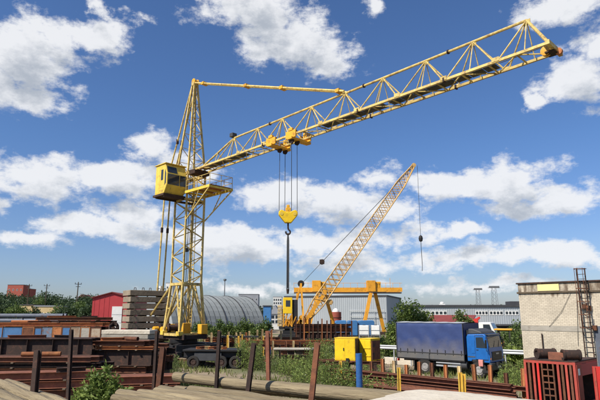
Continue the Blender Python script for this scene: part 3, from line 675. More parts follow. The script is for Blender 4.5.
# A-frame
am = L(301, 284.5)
af = MB()
for y in (-.7, .7):
    af.bar((am.x, y*.5, am.z), (-.2, y, 2.0), .24); af.bar((am.x, y*.5, am.z), (1.9, y, 2.0), .28)
    af.bar((am.x-.6, y*.6, am.z-1.3), (.9, y, 2.0), .2)
af.bar((am.x, -.5, am.z), (am.x, .5, am.z), .3)
af.build('a_frame', OY, crw)
MB().lathe([(.05, -.4), (.5, -.38), (.5, .38), (.05, .4)], (am.x, 0, am.z+.1), 'y', 16).build('a_frame_sheave', 'black_steel', crw, True)
bf = L(304, 323); bt = L(412.5, 167)
boom = lattice(crw, bf, bt, 1.8, 1.35, 32, .1, .06, 'boom_yellow', 'boom', taper0=.12, taper1=.12)
bfoot = MB()
d_ = (bt - bf).normalized()
for y in (-.7, .7): bfoot.bar(bf + Vector((0, y, 0)), bf + d_*5.5 + Vector((0, y*.95, 0)), .32, .5)
for k in range(4): bfoot.bar(bf + d_*(1+k*1.3) + Vector((0, -.7, 0)), bf + d_*(1.3+k*1.3) + Vector((0, .7, 0)), .2)
bfoot.build('boom_foot', OY, crw)
bw = bf + d_ * 4.6
MB().bar(bw + Vector((-.2, -.6, -.3)), bw + Vector((1.5, -.6, -.9)), .25, .5).bar(bw + Vector((-.2, .6, -.3)), bw + Vector((1.5, .6, -.9)), .25, .5).lathe([(.05, -.7), (.4, -.68), (.4, .68), (.05, .7)], tuple(bw + Vector((1.2, 0, -.75))), 'y', 14).build('boom_winch', 'boom_yellow', crw)
for k in range(7):
    x = .6 + k * .34; MB().box(x, x + .26, -1.2 + .1 * (k % 3), -.5, 2.05, 2.6 + .35 * ((k * 5) % 4)).build('machinery_box', ('deep_yellow', OY, 'rust_dark', 'boom_yellow')[k % 4], crw, bevel=.03)
for k in range(4): MB().bar((-.9 + k * .5, -1.45, 2.1), (-.5 + k * .62, -1.3, 4.1 - .3 * k), .13).build('machinery_strut', OY, crw)
MB().lathe([(.05, -.3), (.34, -.28), (.34, -.18), (.26, -.1), (.26, .1), (.34, .18), (.34, .28), (.05, .3)], tuple(bt + d_*.3), 'y', 18).build('boom_tip_sheave', 'boom_yellow', crw, True)
bl = L(322, 262)
MB().lathe([(.05, -.4), (.38, -.38), (.38, .38), (.05, .4)], tuple(bl), 'y', 14).box(bl.x-.35, bl.x+.35, -.3, .3, bl.z-.3, bl.z+.35).build('bridle_block', 'rust_dark', crw)
for y in (-.35, -.12, .12, .35): MB().tube((am.x, y, am.z), (bl.x, y, bl.z), .02, 5).build('luffing_rope', 'rope', crw)
for y in (-.3, .3): MB().tube((bl.x, y, bl.z), (bt.x, y, bt.z), .035, 5).build('pendant_rope', 'rope', crw)
tp = bt + Vector((.75, 0, .25)); bh = L(416, 238.5); be = L(416.5, 271)
MB().tube(tp, (tp.x, 0, bh.z), .03, 5).build('hoist_rope', 'rope', crw)
MB().lathe([(.05, -.5), (.25, -.4), (.33, 0), (.25, .35), (.06, .5)], (tp.x, 0, bh.z), 'z', 14).build('hook_ball', 'black_steel', crw, True)
MB().path([(tp.x, 0, bh.z-.4), (tp.x+.05, 0, be.z+.8), (tp.x, 0, be.z)], .045, 6).build('hook_chain', 'rope', crw)

# ================================================================== gantry crane
GY = 100.0
gb = Vector((gx(350, GY), GY, 0))
gan = thing('gantry_crane', 'orange-yellow gantry crane spanning the yard on splayed legs', 'crane', tuple(gb))
def G(px, py, dy=0): return atY(px, py, GY + dy) - gb
a = G(294, 290); c = G(401, 290)
for y in (-1.1, 1.1):
    MB().bar((a.x, y, a.z), (c.x, y, a.z), .35, .75).build('girder', OY, gan)
MB().bar((a.x, 0, a.z-.55), (c.x, 0, a.z-.55), 1.2, .18).build('bottom_girder', 'rust_dark', gan)
rl = MB(); x = a.x
while x < c.x: rl.tube((x, -1.3, a.z+.35), (x, -1.3, a.z+1.25), .03, 5); x += 1.3
rl.tube((a.x, -1.3, a.z+1.2), (c.x, -1.3, a.z+1.2), .03, 5); rl.build('handrail', OY, gan)
for (hx0, hx1, hy0, legs) in ((312, 326, 281, ((318, 309.5), (325, 334))), (366, 380, 281, ((370, 363), (376, 384)))):
    p0 = G(hx0, hy0); p1 = G(hx1, 292)
    MB().box(p0.x, p1.x - 1.0, -1.6, .2, p1.z, p0.z).build('leg_head', OY, gan, bevel=.05)
    MB().box(p1.x - 1.2, p1.x, -1.2, 1.0, p1.z, p0.z - .2).build('leg_head', 'deep_yellow', gan, bevel=.05)
    for (tx, bx_) in legs:
        t = G(tx, 293); bb = G(bx_, 326)
        t = Vector((t.x, -1.2 if tx in (318, 370) else 1.2, t.z))
        s = 0 - t.z; k = (t.z) / (t.z - bb.z)
        e = Vector((t.x + (bb.x - t.x) * k, t.y * 1.9, 0.5))
        MB().bar(t, e, .62, .5, Vector((0, 1, 0))).build('leg', OY, gan)
        MB().box(e.x-.9, e.x+.9, e.y-.3, e.y+.3, .0, .55).build('bogie', 'rust_dark', gan)
MB().bar((c.x-2.2, -1.3, a.z+.4), (c.x-2.2, -1.3, a.z+2.1), .06).build('lamp_mast', OY, gan)

# ================================================================== background buildings
def corrug(mb, p0, p1, z0, z1, pitch, amp, nrm):   # ribbed sheet between two ground points
    p0 = Vector(p0); p1 = Vector(p1); n = max(2, int((p1 - p0).length / pitch)); nrm = Vector(nrm)
    vs = []; 
    for i in range(n * 2 + 1):
        q = p0.lerp(p1, i / (2 * n)) + nrm * (amp if i % 2 else 0)
        vs += [(q.x, q.y, z0), (q.x, q.y, z1)]
    mb.add(vs, [(2*i, 2*i+2, 2*i+3, 2*i+1) for i in range(2 * n)])

# arched hangar on the other diagonal
HG = Vector((gx(265, 112), 112, 0)); HL, HR = 21.6, 7.6
hng = thing('arched_hangar', 'long grey corrugated arched hangar behind weeds', 'hangar', tuple(HG), R(45))
# local x runs along the hangar away from its right end; near base line at y=0, ridge at y=HR
na = 20; pw = 1.2; np_ = int(HL / pw)
def arch(x, t, r=1.0, sc=1.0):
    th = math.pi * t; return (x, HR - HR * r * math.cos(th), HR * .985 * r * math.sin(th))
pm = MB()
for k in range(na):
    pm.add([arch(0, k/na), arch(pw*.92, k/na), arch(pw*.92, (k+1)/na), arch(0, (k+1)/na)], [(0, 1, 2, 3)])
    pm.add([arch(pw*.92, k/na), arch(pw, k/na, .985), arch(pw, (k+1)/na, .985), arch(pw*.92, (k+1)/na)], [(0, 1, 2, 3)])
pan0 = pm.build('roof_panel', 'hangar_sheet', hng, True); pan0.location.x = -pw
for i in range(1, np_):
    d = pan0.copy(); C.objects.link(d); d.parent = hng; d.location.x = -pw * (i + 1)
for xe in (-.05, -HL + .05): ew = MB(); ew.add([arch(xe, k/na, .985) for k in range(na + 1)], [tuple(range(na + 1))]); ew.build('end_wall', 'hall_grey', hng)
rb0 = MB()
for k in range(na): rb0.bar(arch(0, k/na, 1.01), arch(0, (k+1)/na, 1.01), .14, .1)
rb0 = rb0.build('rib', 'dark_grey', hng); rb0.location.x = 0
for i in range(1, 5):
    d = rb0.copy(); C.objects.link(d); d.parent = hng; d.location.x = -4.8 * i

# big grey hall
ang = R(-18); HC = Vector((gx(387.5, 130), 130, 0))
hal = thing('industrial_hall', 'big plain grey metal hall with flat roof behind the gantry crane', 'building', tuple(HC), ang)
hz = atY(387.5, 295, 130).z
m = MB(); corrug(m, (-26, 0, 0), (0, 0, 0), 0, hz - .35, .5, .06, (0, -1, 0)); corrug(m, (0, 0, 0), (0, 26, 0), 0, hz - .35, .5, .06, (1, 0, 0))
corrug(m, (-26, 26, 0), (-26, 0, 0), 0, hz - .35, .5, .06, (-1, 0, 0)); corrug(m, (0, 26, 0), (-26, 26, 0), 0, hz - .35, .5, .06, (0, 1, 0))
m.build('wall', 'hall_grey', hal)
MB().box(-26.2, .2, -.2, 26.2, hz - .35, hz).build('roof', 'roof_dark', hal)
# conveyor pipes seen faintly along its wall
m = MB()
for z in (3.2, 4.6): m.tube((-9, -.5, z), (-.5, -.5, z), .07, 6)
for x in (-9, -6, -3, -.6): m.tube((x, -.5, 0), (x, -.5, 4.6), .06, 6)
m.build('pipe_rack', 'galvanised', hal)

# long low works building
LY = 150; L0 = gx(402, LY); L1 = gx(560, LY - 4)
lng = thing('works_building', 'long low grey works building with bands of small windows', 'building', (L0, LY, 0), math.atan2(-4, L1 - L0))
LW = L1 - L0; lz = atY(450, 305, LY).z
m = MB(); corrug(m, (0, 0, 0), (LW, 0, 0), 0, lz - .5, .6, .05, (0, -1, 0)); corrug(m, (0, 14, 0), (0, 0, 0), 0, lz - .5, .6, .05, (-1, 0, 0)); corrug(m, (LW, 0, 0), (LW, 14, 0), 0, lz - .5, .6, .05, (1, 0, 0))
m.build('wall', 'hall_grey', lng)
MB().box(-.4, LW + .4, -.4, 14.4, lz - .5, lz).build('roof', 'roof_dark', lng)
def lx(px): return (gx(px, LY) - L0)
for (pa, pb) in ((414, 430), (431, 447), (474.5, 486.5), (488, 501), (503, 516), (518, 531)):
    xa, xb = lx(pa), lx(pb); z0 = atY(450, 315.2, LY).z; z1 = atY(450, 310.8, LY).z
    w = MB().box(xa, xb, -.12, -.06, z0, z1).build('window', 'white_paint', lng)
    n = 4; ww = (xb - xa) / n
    for k in range(n): MB().box(xa + ww*(k+.16), xa + ww*(k+.84), -.16, -.12, z0 + .25, z1 - .22).build('pane', 'glass', w)
MB().box(lx(493), lx(540), -5, -.1, atY(500, 325.5, LY).z, atY(500, 324, LY).z).build('canopy', 'roof_dark', lng)
MB().box(lx(494), lx(520), -.12, -.07, .1, atY(500, 326, LY).z).build('dark_opening', 'roof_dark', lng)  # flat dark sheet paints the unlit opening below the canopy
MB().box(lx(443), lx(448), 4, 6, lz, lz + .35).lathe([(.5, lz+.35), (.6, lz+.7), (.3, lz+.9)], (lx(445.5), 5, 0), 'z', 12).build('roof_vent', 'white_paint', lng)
MB().box(lx(512), lx(526), 3, 8, lz, lz + 1.0).build('roof_hut', 'roof_dark', lng)

# lattice floodlight masts and poles
def mast(px, ytop, Y, label, w=1.2, head=True, m='mast_grey'):
    p = Vector((gx(px, Y), Y, 0)); z = atY(px, ytop, Y).z
    o = thing('floodlight_mast', label, 'mast', tuple(p))
    b = MB(); n = 9
    for k in range(n):
        z0, z1_ = z * k / n, z * (k + 1) / n; w0 = w * (1 - .45 * k / n) / 2; w1 = w * (1 - .45 * (k + 1) / n) / 2
        for sx, sy in cor:
            b.tube((sx*w0, sy*w0, z0), (sx*w1, sy*w1, z1_), .055, 5)
        for i in range(4):
            a_, c_ = cor[i], cor[(i + 1) % 4]
            b.tube((a_[0]*w0, a_[1]*w0, z0), (c_[0]*w1, c_[1]*w1, z1_), .032, 4)
    b.build('lattice', m, o)
    if head: MB().box(-w*.85, w*.85, -.5, .5, z, z + .18).box(-w*.8, w*.8, -.55, -.35, z + .18, z + .7).build('lamp_head', m, o)
    return o
mast(480, 290, 210, 'shorter of two dark lattice masts above the works building roof', 2.0)
mast(496.5, 288, 200, 'taller dark lattice mast above the works building roof', 2.4)
p = Vector((gx(223.5, 150), 150, 0)); o = thing('lamp_mast', 'slim grey mast with wider head rising behind the arched hangar', 'mast', tuple(p))
zt_ = atY(223.5, 281, 150).z
MB().tube((0, 0, 0), (0, 0, zt_), .2, 8, .12).build('pole', 'mast_grey', o, True); MB().lathe([(.2, zt_), (.45, zt_+.15), (.45, zt_+.5), (.2, zt_+.6)], axis='z', n=12).build('lamp_head', 'mast_grey', o, True)
for k, (px, yt, Y, lab) in enumerate(((25, 284, 170, 'dark utility pole with crossarm nearest the red brick block above trees'), (43, 284, 175, 'thin utility pole with crossarm standing alone over the middle of the wood'), (74.5, 282, 150, 'tallest utility pole with crossarm beside the red gabled shed'))):
    p = Vector((gx(px, Y), Y, 0)); o = thing('utility_pole', lab, 'pole', tuple(p), .3 * k, 'utility poles above the wood'); zz = atY(px, yt, Y).z
    MB().tube((0, 0, 0), (0, 0, zz), .2, 8, .12).build('pole', 'bark', o, True)
    MB().bar((-.9, 0, zz-.6), (.9, 0, zz-.6), .14).bar((-.6, 0, zz-1.3), (.6, 0, zz-1.3), .12).build('crossarm', 'dark_grey', o)
    b = MB()
    for x in (-.8, 0, .8): b.lathe([(.05, 0), (.11, .05), (.07, .18), (.1, .25), (.03, .32)], (x, 0, zz-.5), 'z', 8)
    b.build('insulator', 'dark_grey', o)

# red gabled shed
SY = 85; sx0, sx1 = gx(90, SY), gx(128, SY)
shd_ = thing('red_shed', 'red metal gabled shed with white door beside the slab stack', 'shed', ((sx0 + sx1) / 2, SY, 0), R(4))
hw_ = (sx1 - sx0) / 2; ze = atY(90, 298, SY).z; zp = atY(107, 292.8, SY).z
m = MB(); pr = [(-hw_, 0), (hw_, 0), (hw_, ze), (0, zp), (-hw_, ze)]; m.poly(pr, 0, 12); wl = m.build('wall', 'shed_red', shd_)
for s in (-1, 1):
    MB().add([(0, -.25, zp + .03), (s * (hw_ + .25), -.25, ze - .05), (s * (hw_ + .25), 12.2, ze - .05), (0, 12.2, zp + .03), (0, -.25, zp + .15), (s * (hw_ + .25), -.25, ze + .07), (s * (hw_ + .25), 12.2, ze + .07), (0, 12.2, zp + .15)],
             [(0, 1, 2, 3), (7, 6, 5, 4), (0, 4, 5, 1), (1, 5, 6, 2), (2, 6, 7, 3), (3, 7, 4, 0)]).build('roof', 'roof_red', shd_)
dx0 = gx(110, SY) - (sx0 + sx1) / 2; dx1 = gx(120, SY) - (sx0 + sx1) / 2; dz = atY(115, 306.5, SY).z
dr = MB().box(dx0, dx1, -.09, -.03, .02, dz).build('door', 'white_paint', shd_)
for k in range(1, 4): MB().box(dx0 + .03, dx1 - .03, -.11, -.09, dz*k/4-.02, dz*k/4+.02).build('door_rail', 'house_grey', dr)
k = -hw_ + .3
while k < hw_:
    zz = ze + (zp - ze) * (1 - abs(k) / hw_)
    if not (dx0 - .1 < k < dx1 + .1): MB().box(k - .03, k + .03, -.03, -.001, .05, zz - .15).build('seam', 'shed_red', wl)
    k += .75
# brick block over the trees, white houses
def house(px0, px1, ytop, Y, label, wm, rm, gable=0, rows=0, cols=0, rz=0, dep=10, cat='building', name='house'):
    x0, x1 = gx(px0, Y), gx(px1, Y); zt2 = atY(px0, ytop, Y).z
    o = thing(name, label, cat, ((x0 + x1) / 2, Y, 0), rz); w = (x1 - x0) / 2
    MB().box(-w, w, 0, dep, 0, zt2 - gable).build('wall', wm, o)
    if gable: 
        MB().poly([(-w - .3, zt2 - gable), (w + .3, zt2 - gable), (0, zt2)], -.3, dep + .3).build('roof', rm, o)
    else: MB().box(-w - .15, w + .15, -.15, dep + .15, zt2 - gable, zt2 - gable + .25).build('roof', rm, o)
    for i in range(rows):
        for j in range(cols):
            xx = -w + (j + .5) * 2 * w / cols; zz = (zt2 - gable) * (.95 - (i + .5) / rows * .6) if rows > 1 else (zt2 - gable) * .6
            hh = min(.7, (zt2 - gable) * .25 / rows)
            wf = MB().box(xx - .5, xx + .5, -.06, -.02, zz - hh, zz + hh).build('window', 'white_paint', o)
            MB().box(xx - .4, xx + .4, -.08, -.06, zz - hh + .1, zz + hh - .1).build('pane', 'glass', wf)
    return o
house(4, 20, 285, 420, 'red brick apartment block rising over the wood', 'brick_red', 'roof_dark', 0, 3, 4, name='apartment_block')
house(20, 27, 289, 430, 'lower brick wing beside the red brick apartment block', 'brick_red', 'roof_dark', 0, 2, 2, name='apartment_block')
house(76, 83, 294.5, 260, 'small red-roofed house half hidden at the end of the wood', 'house_white', 'roof_red', 1.5, 1, 2)
house(270.5, 279, 305, 135, 'white house with grey roof beside the crawler crane', 'house_white', 'house_grey', 2.2, 2, 2)
house(273, 281.5, 297, 330, 'pale high block far behind the crawler crane cab', 'house_white', 'house_grey', 0, 4, 4, name='apartment_block')
house(263, 270.5, 306.5, 125, 'small blue kiosk next to the arched hangar', 'blue_sheet', 'roof_dark', 0, 0, 0, dep=4, name='kiosk', cat='kiosk')
house(238, 258, 294.5, 360, 'distant low pale block just above the hangar ridge', 'house_grey', 'roof_dark', 0, 2, 5, name='apartment_block')
house(164, 171, 283, 340, 'distant white block seen through the tower crane base', 'house_white', 'house_grey', 0, 4, 2, name='apartment_block')
# low red roofed shed behind the truck
s2 = thing('low_shed', 'low shed with dark red sloping roof behind the blue truck', 'shed', (gx(447, 75), 75, 0), R(-30))
MB().box(-3, 3, 0, 4, 0, 2.2).build('wall', 'brick_red', s2)
MB().add([(-3.2, -.4, 2.1), (3.2, -.4, 2.1), (3.2, 4.3, 3.6), (-3.2, 4.3, 3.6), (-3.2, -.4, 2.22), (3.2, -.4, 2.22), (3.2, 4.3, 3.72), (-3.2, 4.3, 3.72)], [(3, 2, 1, 0), (4, 5, 6, 7), (0, 1, 5, 4), (1, 2, 6, 5), (2, 3, 7, 6), (3, 0, 4, 7)]).build('roof', 'roof_red', s2)
MB().box(-1.5, -.3, -.05, -.01, 0, 1.9).build('door', 'timber', s2)
# red round tank with white dome
TKY = 112; tk = thing('storage_tank', 'round red tank with white domed cap behind the gantry legs', 'tank', (gx(336, TKY), TKY, 0))
zz = atY(336, 312, TKY).z; rr = gx(341.5, TKY) - gx(336, TKY)
MB().lathe([(rr, 0), (rr, zz)], axis='z', n=24).build('shell', 'brick_red', tk, True)
MB().lathe([(rr*.62, zz), (rr*.58, zz+.25), (rr*.4, zz+.55), (.15, zz+.75)], axis='z', n=20).build('dome', 'white_paint', tk, True)
for k in range(3): MB().lathe([(rr+.02, 0), (rr+.06, .0), (rr+.06, .12), (rr+.02, .12)], (0, 0, .8 + k*1.1), 'z', 24).build('hoop', 'rust_dark', tk)
# blue covered stacks
for k, (pa, pb, Y) in enumerate(((335.5, 347, 92), (348, 358, 92.5), (358.5, 375, 93))):
    x0, x1 = gx(pa, Y), gx(pb, Y); z = atY(340, 320.4, Y).z
    o = thing('covered_stack', ('blue-sheeted goods stack beside the red tank', 'middle blue-sheeted goods stack behind rusty stakes', 'widest, darkest blue-sheeted goods stack by the gantry leg')[k], 'stack', ((x0 + x1) / 2, Y, 0))
    w = (x1 - x0) / 2 * .97
    MB().box(-w, w, 0, 2, 0, .25).build('pallet', 'timber', o)
    MB().poly([(-w, .25), (w, .25), (w, z - .25), (w*.85, z), (-w*.8, z - .05), (-w, z - .2)], -.1, 2.1).build('sheet', 'blue_sheet', o, bevel=.08)

# ================================================================== white brick building at the right
BX = Vector((gx(523.5, 37) + .12, 37, 0)); bz = atY(521.5, 283, 37).z
bld = thing('brick_building', 'flat-roofed white brick building with stained parapet and roof ladder', 'building', tuple(BX), GRID)
BL, BD = 13.0, 9.0
z_ledge = atY(522, 294, 37).z; zb_t = atY(522, 325.3, 37).z; zb_b = atY(522, 330.3, 37).z
MB().box(0, BL, 0, BD, 0, zb_b).build('lower_wall', 'white_brick', bld)
MB().box(-.025, BL, -.025, BD, zb_b, zb_t).build('concrete_band', 'concrete', bld)
MB().box(0, BL, 0, BD, zb_t, z_ledge).build('upper_wall', 'white_brick', bld)
MB().box(-.09, BL + .05, -.09, BD, z_ledge, z_ledge + .13).build('ledge', 'timber', bld, bevel=.02)
MB().box(0, BL, 0, BD, z_ledge + .13, bz - .1).build('parapet', 'white_brick', bld)
MB().box(-.1, BL + .1, -.1, BD + .1, bz - .1, bz).build('coping', 'rust_dark', bld, bevel=.02)
pxs = lambda px: ((px - 523.5) / F * 37 * .98) / (.707 + .707 * (px - 300) / F)
xa, xb = pxs(543.5), pxs(565.5)
mat('panel_cream', (.78, .66, .30), (.70, .58, .25), 1.2, .6, vary=0)
MB().box(xa, xb, -.05, -.004, z_ledge + .16, bz - .16).build('cream_panel', 'panel_cream', bld)
lad = MB(); la, lb = pxs(586.5), pxs(595); zt3 = bz + .75
for x in (la, lb): lad.bar((x, -.28, .9), (x, -.28, zt3), .06)
k = 1.0
while k < zt3: lad.tube((la, -.28, k), (lb, -.28, k), .018, 6); k += .3
for z in (1.5, 3.2, 5.0):
    for x in (la, lb): lad.bar((x, -.28, z), (x, 0, z), .05)
lad_o = lad.build('wall_ladder', 'rust_dark', bld)
for z in (3.1, 3.9, 4.7, 5.5, zt3 - .05):
    m = MB(); cx_ = (la + lb) / 2
    m.path([(cx_ + .34*math.cos(t), -.28 - .62*math.sin(t), z) for t in np.linspace(0, math.pi, 9)], .025, 5); m.build('safety_hoop', 'rust', lad_o)
m = MB()
for t in (.25, .5, .75): m.tube((cx_ + .34*math.cos(t*math.pi), -.28 - .62*math.sin(t*math.pi), 3.1), (cx_ + .34*math.cos(t*math.pi), -.28 - .62*math.sin(t*math.pi), zt3), .018, 5)
m.build('hoop_strap', 'rust', lad_o)
q0, q1 = pxs(577), pxs(552)
MB().path([(q0, -.05, z_ledge), ((q0 + q1) / 2 + .1, -.06, (z_ledge + zb_t) / 2 - .12), (q1, -.05, zb_t - .05)], .012, 5).build('hanging_cable', 'rope', bld)
MB().path([(pxs(583), -.04, z_ledge), (pxs(580.5), -.04, zb_t), (pxs(579), -.05, 2)], .012, 5).build('hanging_cable', 'rope', bld)
q = pxs(544); MB().tube((q, -.1, 1.0), (q, -.1, atY(544, 333, 37).z), .04, 6).build('vent_pipe', 'rust_dark', bld)
MB().box(pxs(596.5), pxs(600) + .8, -.04, -.004, .1, 3.2).build('steel_door', 'pipe_blue_grey', bld)
for k in range(3):
    q = pxs(590 + k * 4); MB().box(q - .12, q + .12, -.22, 0, (4.4, 4.3, 3.1)[k] - .15, (4.4, 4.3, 3.1)[k] + .15).build('junction_box', 'rust', bld)

# ================================================================== blue truck
TD = Vector((math.cos(GRID), math.sin(GRID), 0)); TL = Vector((-TD.y, TD.x, 0))
tp0 = atY(395.5, 338, 38.5); TRK = Vector((tp0.x + .0, tp0.y, 0)) + TL * 1.22
TYAW = R(-41)
trk = thing('box_truck', 'blue cab-over truck with dusty dark blue tarpaulin cargo body', 'truck', tuple(TRK), TYAW)
BLn = 4.95; hwid = 1.22; zb_, ztp = 1.0, 3.34
ch = MB()
for y in (-.42, .42): ch.bar((.1, y, .88), (6.8, y, .88), .1, .24)
for x in (.2, 1.5, 3.2, 5.0, 6.6): ch.bar((x, -.42, .88), (x, .42, .88), .1, .2)
chs = ch.build('chassis', 'black_steel', trk)
# tarpaulin skin: gridded, sagging between the bows
def skin(nx, nz, f):
    b = MB(); vs = [f(i / nx, j / nz) for i in range(nx + 1) for j in range(nz + 1)]
    b.add(vs, [(i*(nz+1)+j, (i+1)*(nz+1)+j, (i+1)*(nz+1)+j+1, i*(nz+1)+j+1) for i in range(nx) for j in range(nz)]); return b
def bulge(u, v): return -.06 * (abs(math.sin(u * math.pi * 5)) - .5) * math.sin(v * math.pi) + .012 * math.sin(u * 23 + v * 9) * math.sin(v * math.pi)
def tsk(side):
    return skin(50, 14, lambda u, v: (u * BLn, side * (hwid + bulge(u, v) - .04 * max(0, v - .93) / .07), zb_ + .38 + v * (ztp - zb_ - .38)))
mt_ = tsk(-1); m2 = tsk(1); mt_.add(m2.v, m2.f)
m3 = skin(24, 14, lambda u, v: (-.02 - bulge(u, v) * .6, -hwid + u * 2 * hwid, zb_ + .38 + v * (ztp - zb_ - .38))); mt_.add(m3.v, m3.f)
m4 = skin(24, 14, lambda u, v: (BLn + .02, -hwid + u * 2 * hwid, zb_ + .38 + v * (ztp - zb_ - .38))); mt_.add(m4.v, m4.f)
box = mt_.build('tarpaulin', 'tarp_blue', trk, True)
rf = skin(40, 10, lambda u, v: (u * (BLn + .06) - .03, -hwid - .01 + v * (2 * hwid + .02), ztp + .02 + .05 * math.sin(v * math.pi) - .02 * abs(math.sin(u * math.pi * 5))))
mat('tarp_roof', (.40, .41, .42), (.3, .31, .33), 1.4, .7, vary=0); rf.build('roof_sheet', 'tarp_roof', box, True)
mat('dusty_board', (.085, .09, .10), (.13, .12, .105), 1.0, .75, vary=.05, rust=.3, rustc=(.15, .13, .11))
for s in (-1, 1):
    MB().box(0, BLn, s*hwid-.02, s*hwid+.02, zb_, zb_+.40).build('side_board', 'dusty_board', trk, bevel=.01)
    MB().bar((0, s*(hwid+.03), zb_+.40), (BLn, s*(hwid+.03), zb_+.40), .03, .05).build('tarp_cord', 'dark_grey', box)
    for x in (0.02, BLn/2, BLn-.02): MB().bar((x, s*(hwid+.035), zb_), (x, s*(hwid+.035), ztp if x != BLn/2 else zb_+.4), .06, .04, Vector((1, 0, 0))).build('stanchion', 'dark_grey', trk)
MB().box(0, BLn, -1.2, 1.2, zb_-.08, zb_+.02).build('floor', 'black_steel', trk)
for s in (-1, 1):
    for off_ in (.0, .32):
        w_ = wheel(trk, 2.05, s*(.72+off_), .5, .28)
    wheel(trk, 5.78, s*1.02, .5, .28)
    MB().path([(2.05 + .66*math.cos(t), s*.9, .5 + .62*math.sin(t)) for t in np.linspace(.15, math.pi-.15, 10)], .03, 6).build('mudguard', 'dark_grey', trk)
MB().lathe([(.05, -.5), (.26, -.5), (.28, -.46), (.28, .46), (.26, .5), (.05, .5)], (4.5, -.85, .72), 'x', 16).build('fuel_tank', 'dark_grey', trk, True)
# cab
BP = 'blue_paint'; cx0, cx1 = 5.58, 7.55
cp = [(cx0, 1.0), (cx0, 2.5), (cx0+.12, 2.66), (7.12, 2.70), (7.3, 2.6), (7.5, 1.82), (7.56, 1.5), (7.56, .95), (7.0, .95), (6.95, 1.1), (6.0, 1.1), (5.95, 1.0)]
tcab = MB().poly(cp, -1.16, 1.16).build('cab', BP, trk, bevel=.07); tcab.location = (5.1 - 5.58 * .74, 0, 0); tcab.scale = (.74, 1, 1)
for s in (-1, 1):
    y = s * 1.165; dr = MB().poly([(6.35, 1.15), (6.35, 2.56), (7.1, 2.58), (7.4, 1.85), (7.42, 1.15)], y - .012, y + .012).build('door', BP, tcab, bevel=.01)
    y2 = s * 1.185; MB().poly([(6.45, 1.85), (6.45, 2.48), (7.05, 2.5), (7.3, 1.85)], y2 - .006, y2 + .006).build('window', 'glass', dr)
    MB().bar((6.42, y2, 1.72), (6.62, y2, 1.72), .03).build('door_handle', 'black_steel', dr)
    MB().box(6.0, 7.1, s*1.0-.16, s*1.0+.2, .92, 1.12).build('wheel_arch', 'black_steel', tcab, bevel=.04)
    MB().box(6.85, 7.35, s*1.02-.18, s*1.02+.18, .35, .5).build('step', 'black_steel', tcab)
    MB().path([(7.32, s*1.16, 2.5), (7.45, s*1.42, 2.45), (7.45, s*1.42, 1.7), (7.4, s*1.18, 1.65)], .018, 6).build('mirror_arm', 'black_steel', tcab)
    MB().box(7.40, 7.46, s*1.42-.12, s*1.42+.12, 1.85, 2.35).build('mirror', 'black_steel', tcab, bevel=.02)
    MB().lathe([(.02, -.02), (.12, -.02), (.13, .03), (.02, .04)], (7.62, s*.82, .82), 'x', 14).build('headlight', 'lamp_lens', tcab, True)
    MB().box(7.57, 7.6, s*1.02-.07, s*1.02+.07, 1.15, 1.25).build('indicator', 'orange_lamp', tcab)
quadpane([(7.325, -1.0, 2.52), (7.325, 1.0, 2.52), (7.492, 1.02, 1.87), (7.492, -1.02, 1.87)], 'windscreen', 'glass', tcab, (.02, 0, .006))
MB().poly([(7.2, 2.66), (7.55, 2.6), (7.56, 2.63), (7.22, 2.7)], -1.02, 1.02).build('sun_visor', 'dark_grey', tcab)
for s in (-1, 1):
    dl = MB()
    for p_, q_ in (((6.35, 1.12), (6.35, 2.58)), ((6.35, 2.58), (7.1, 2.6)), ((7.42, 1.12), (7.4, 1.86)), ((6.35, 1.12), (7.42, 1.12))): dl.bar((p_[0], s*1.163, p_[1]), (q_[0], s*1.163, q_[1]), .022, .03)
    dl.build('door_seal', 'black_steel', tcab)
    MB().box(5.64, 6.28, s*1.172-.004, s*1.172+.004, 1.25, 1.32).build('side_trim', 'dark_grey', tcab)
    MB().box(6.0, 6.3, s*1.17-.006, s*1.17+.006, 1.5, 2.3).build('vent_panel', 'blue_paint', tcab)
    MB().box(-.05, .0, s*1.0-.12, s*1.0+.12, .75, .9).build('tail_light', 'vivid_red', trk)
    MB().box(1.25, 1.29, s*.88-.25, s*.88+.25, .2, .85).build('mudflap', 'black_steel', trk)
    for k in range(9):
        x = .3 + k * (BLn - .5) / 8; MB().box(x - .02, x + .02, s*(hwid+.028)-.008, s*(hwid+.028)+.008, zb_+.3, zb_+.62).build('tarp_strap', 'black_steel', box)
    MB().bar((1.2 + 1.7, s*1.12, .62), (4.6, s*1.12, .62), .04, .1).bar((2.9, s*1.12, .8), (4.6, s*1.12, .8), .04, .08).build('side_guard', 'galvanised', trk)
MB().box(7.7, 7.715, -.26, .26, .62, .74).build('number_plate', 'white_paint', tcab)
for y in (-.35, .4): MB().bar((7.53, y, 1.88), (7.42, y + .35, 2.25), .02).build('wiper', 'black_steel', tcab)
gr = MB().box(7.555, 7.585, -.8, .8, 1.08, 1.62).build('grille', 'black_steel', tcab)
for k in range(5): MB().box(7.585, 7.605, -.76, .76, 1.12 + k*.1, 1.15 + k*.1).build('grille_slat', 'dark_grey', gr)
MB().box(7.6, 7.62, -.22, .22, 1.44, 1.53).build('badge', 'galvanised', gr)
MB().box(7.45, 7.7, -1.2, 1.2, .5, .95).build('bumper', 'dark_grey', tcab, bevel=.06)
MB().poly([(5.7, 2.66), (7.02, 2.70), (6.85, 2.84), (6.1, 3.02), (5.75, 3.0)], -1.08, 1.08).build('wind_deflector', 'dark_grey', tcab, bevel=.06)
MB().tube((5.03, -.8, 1.0), (5.03, -.8, 2.9), .07, 10).build('exhaust_stack', 'dark_grey', trk, True)
jk = skin(6, 8, lambda u, v: (5.85 + u * .28, -1.235 - .02 * math.sin(u * 9 + v * 3), .72 + v * .42)).build('cloth', 'pink_cloth', None, True)
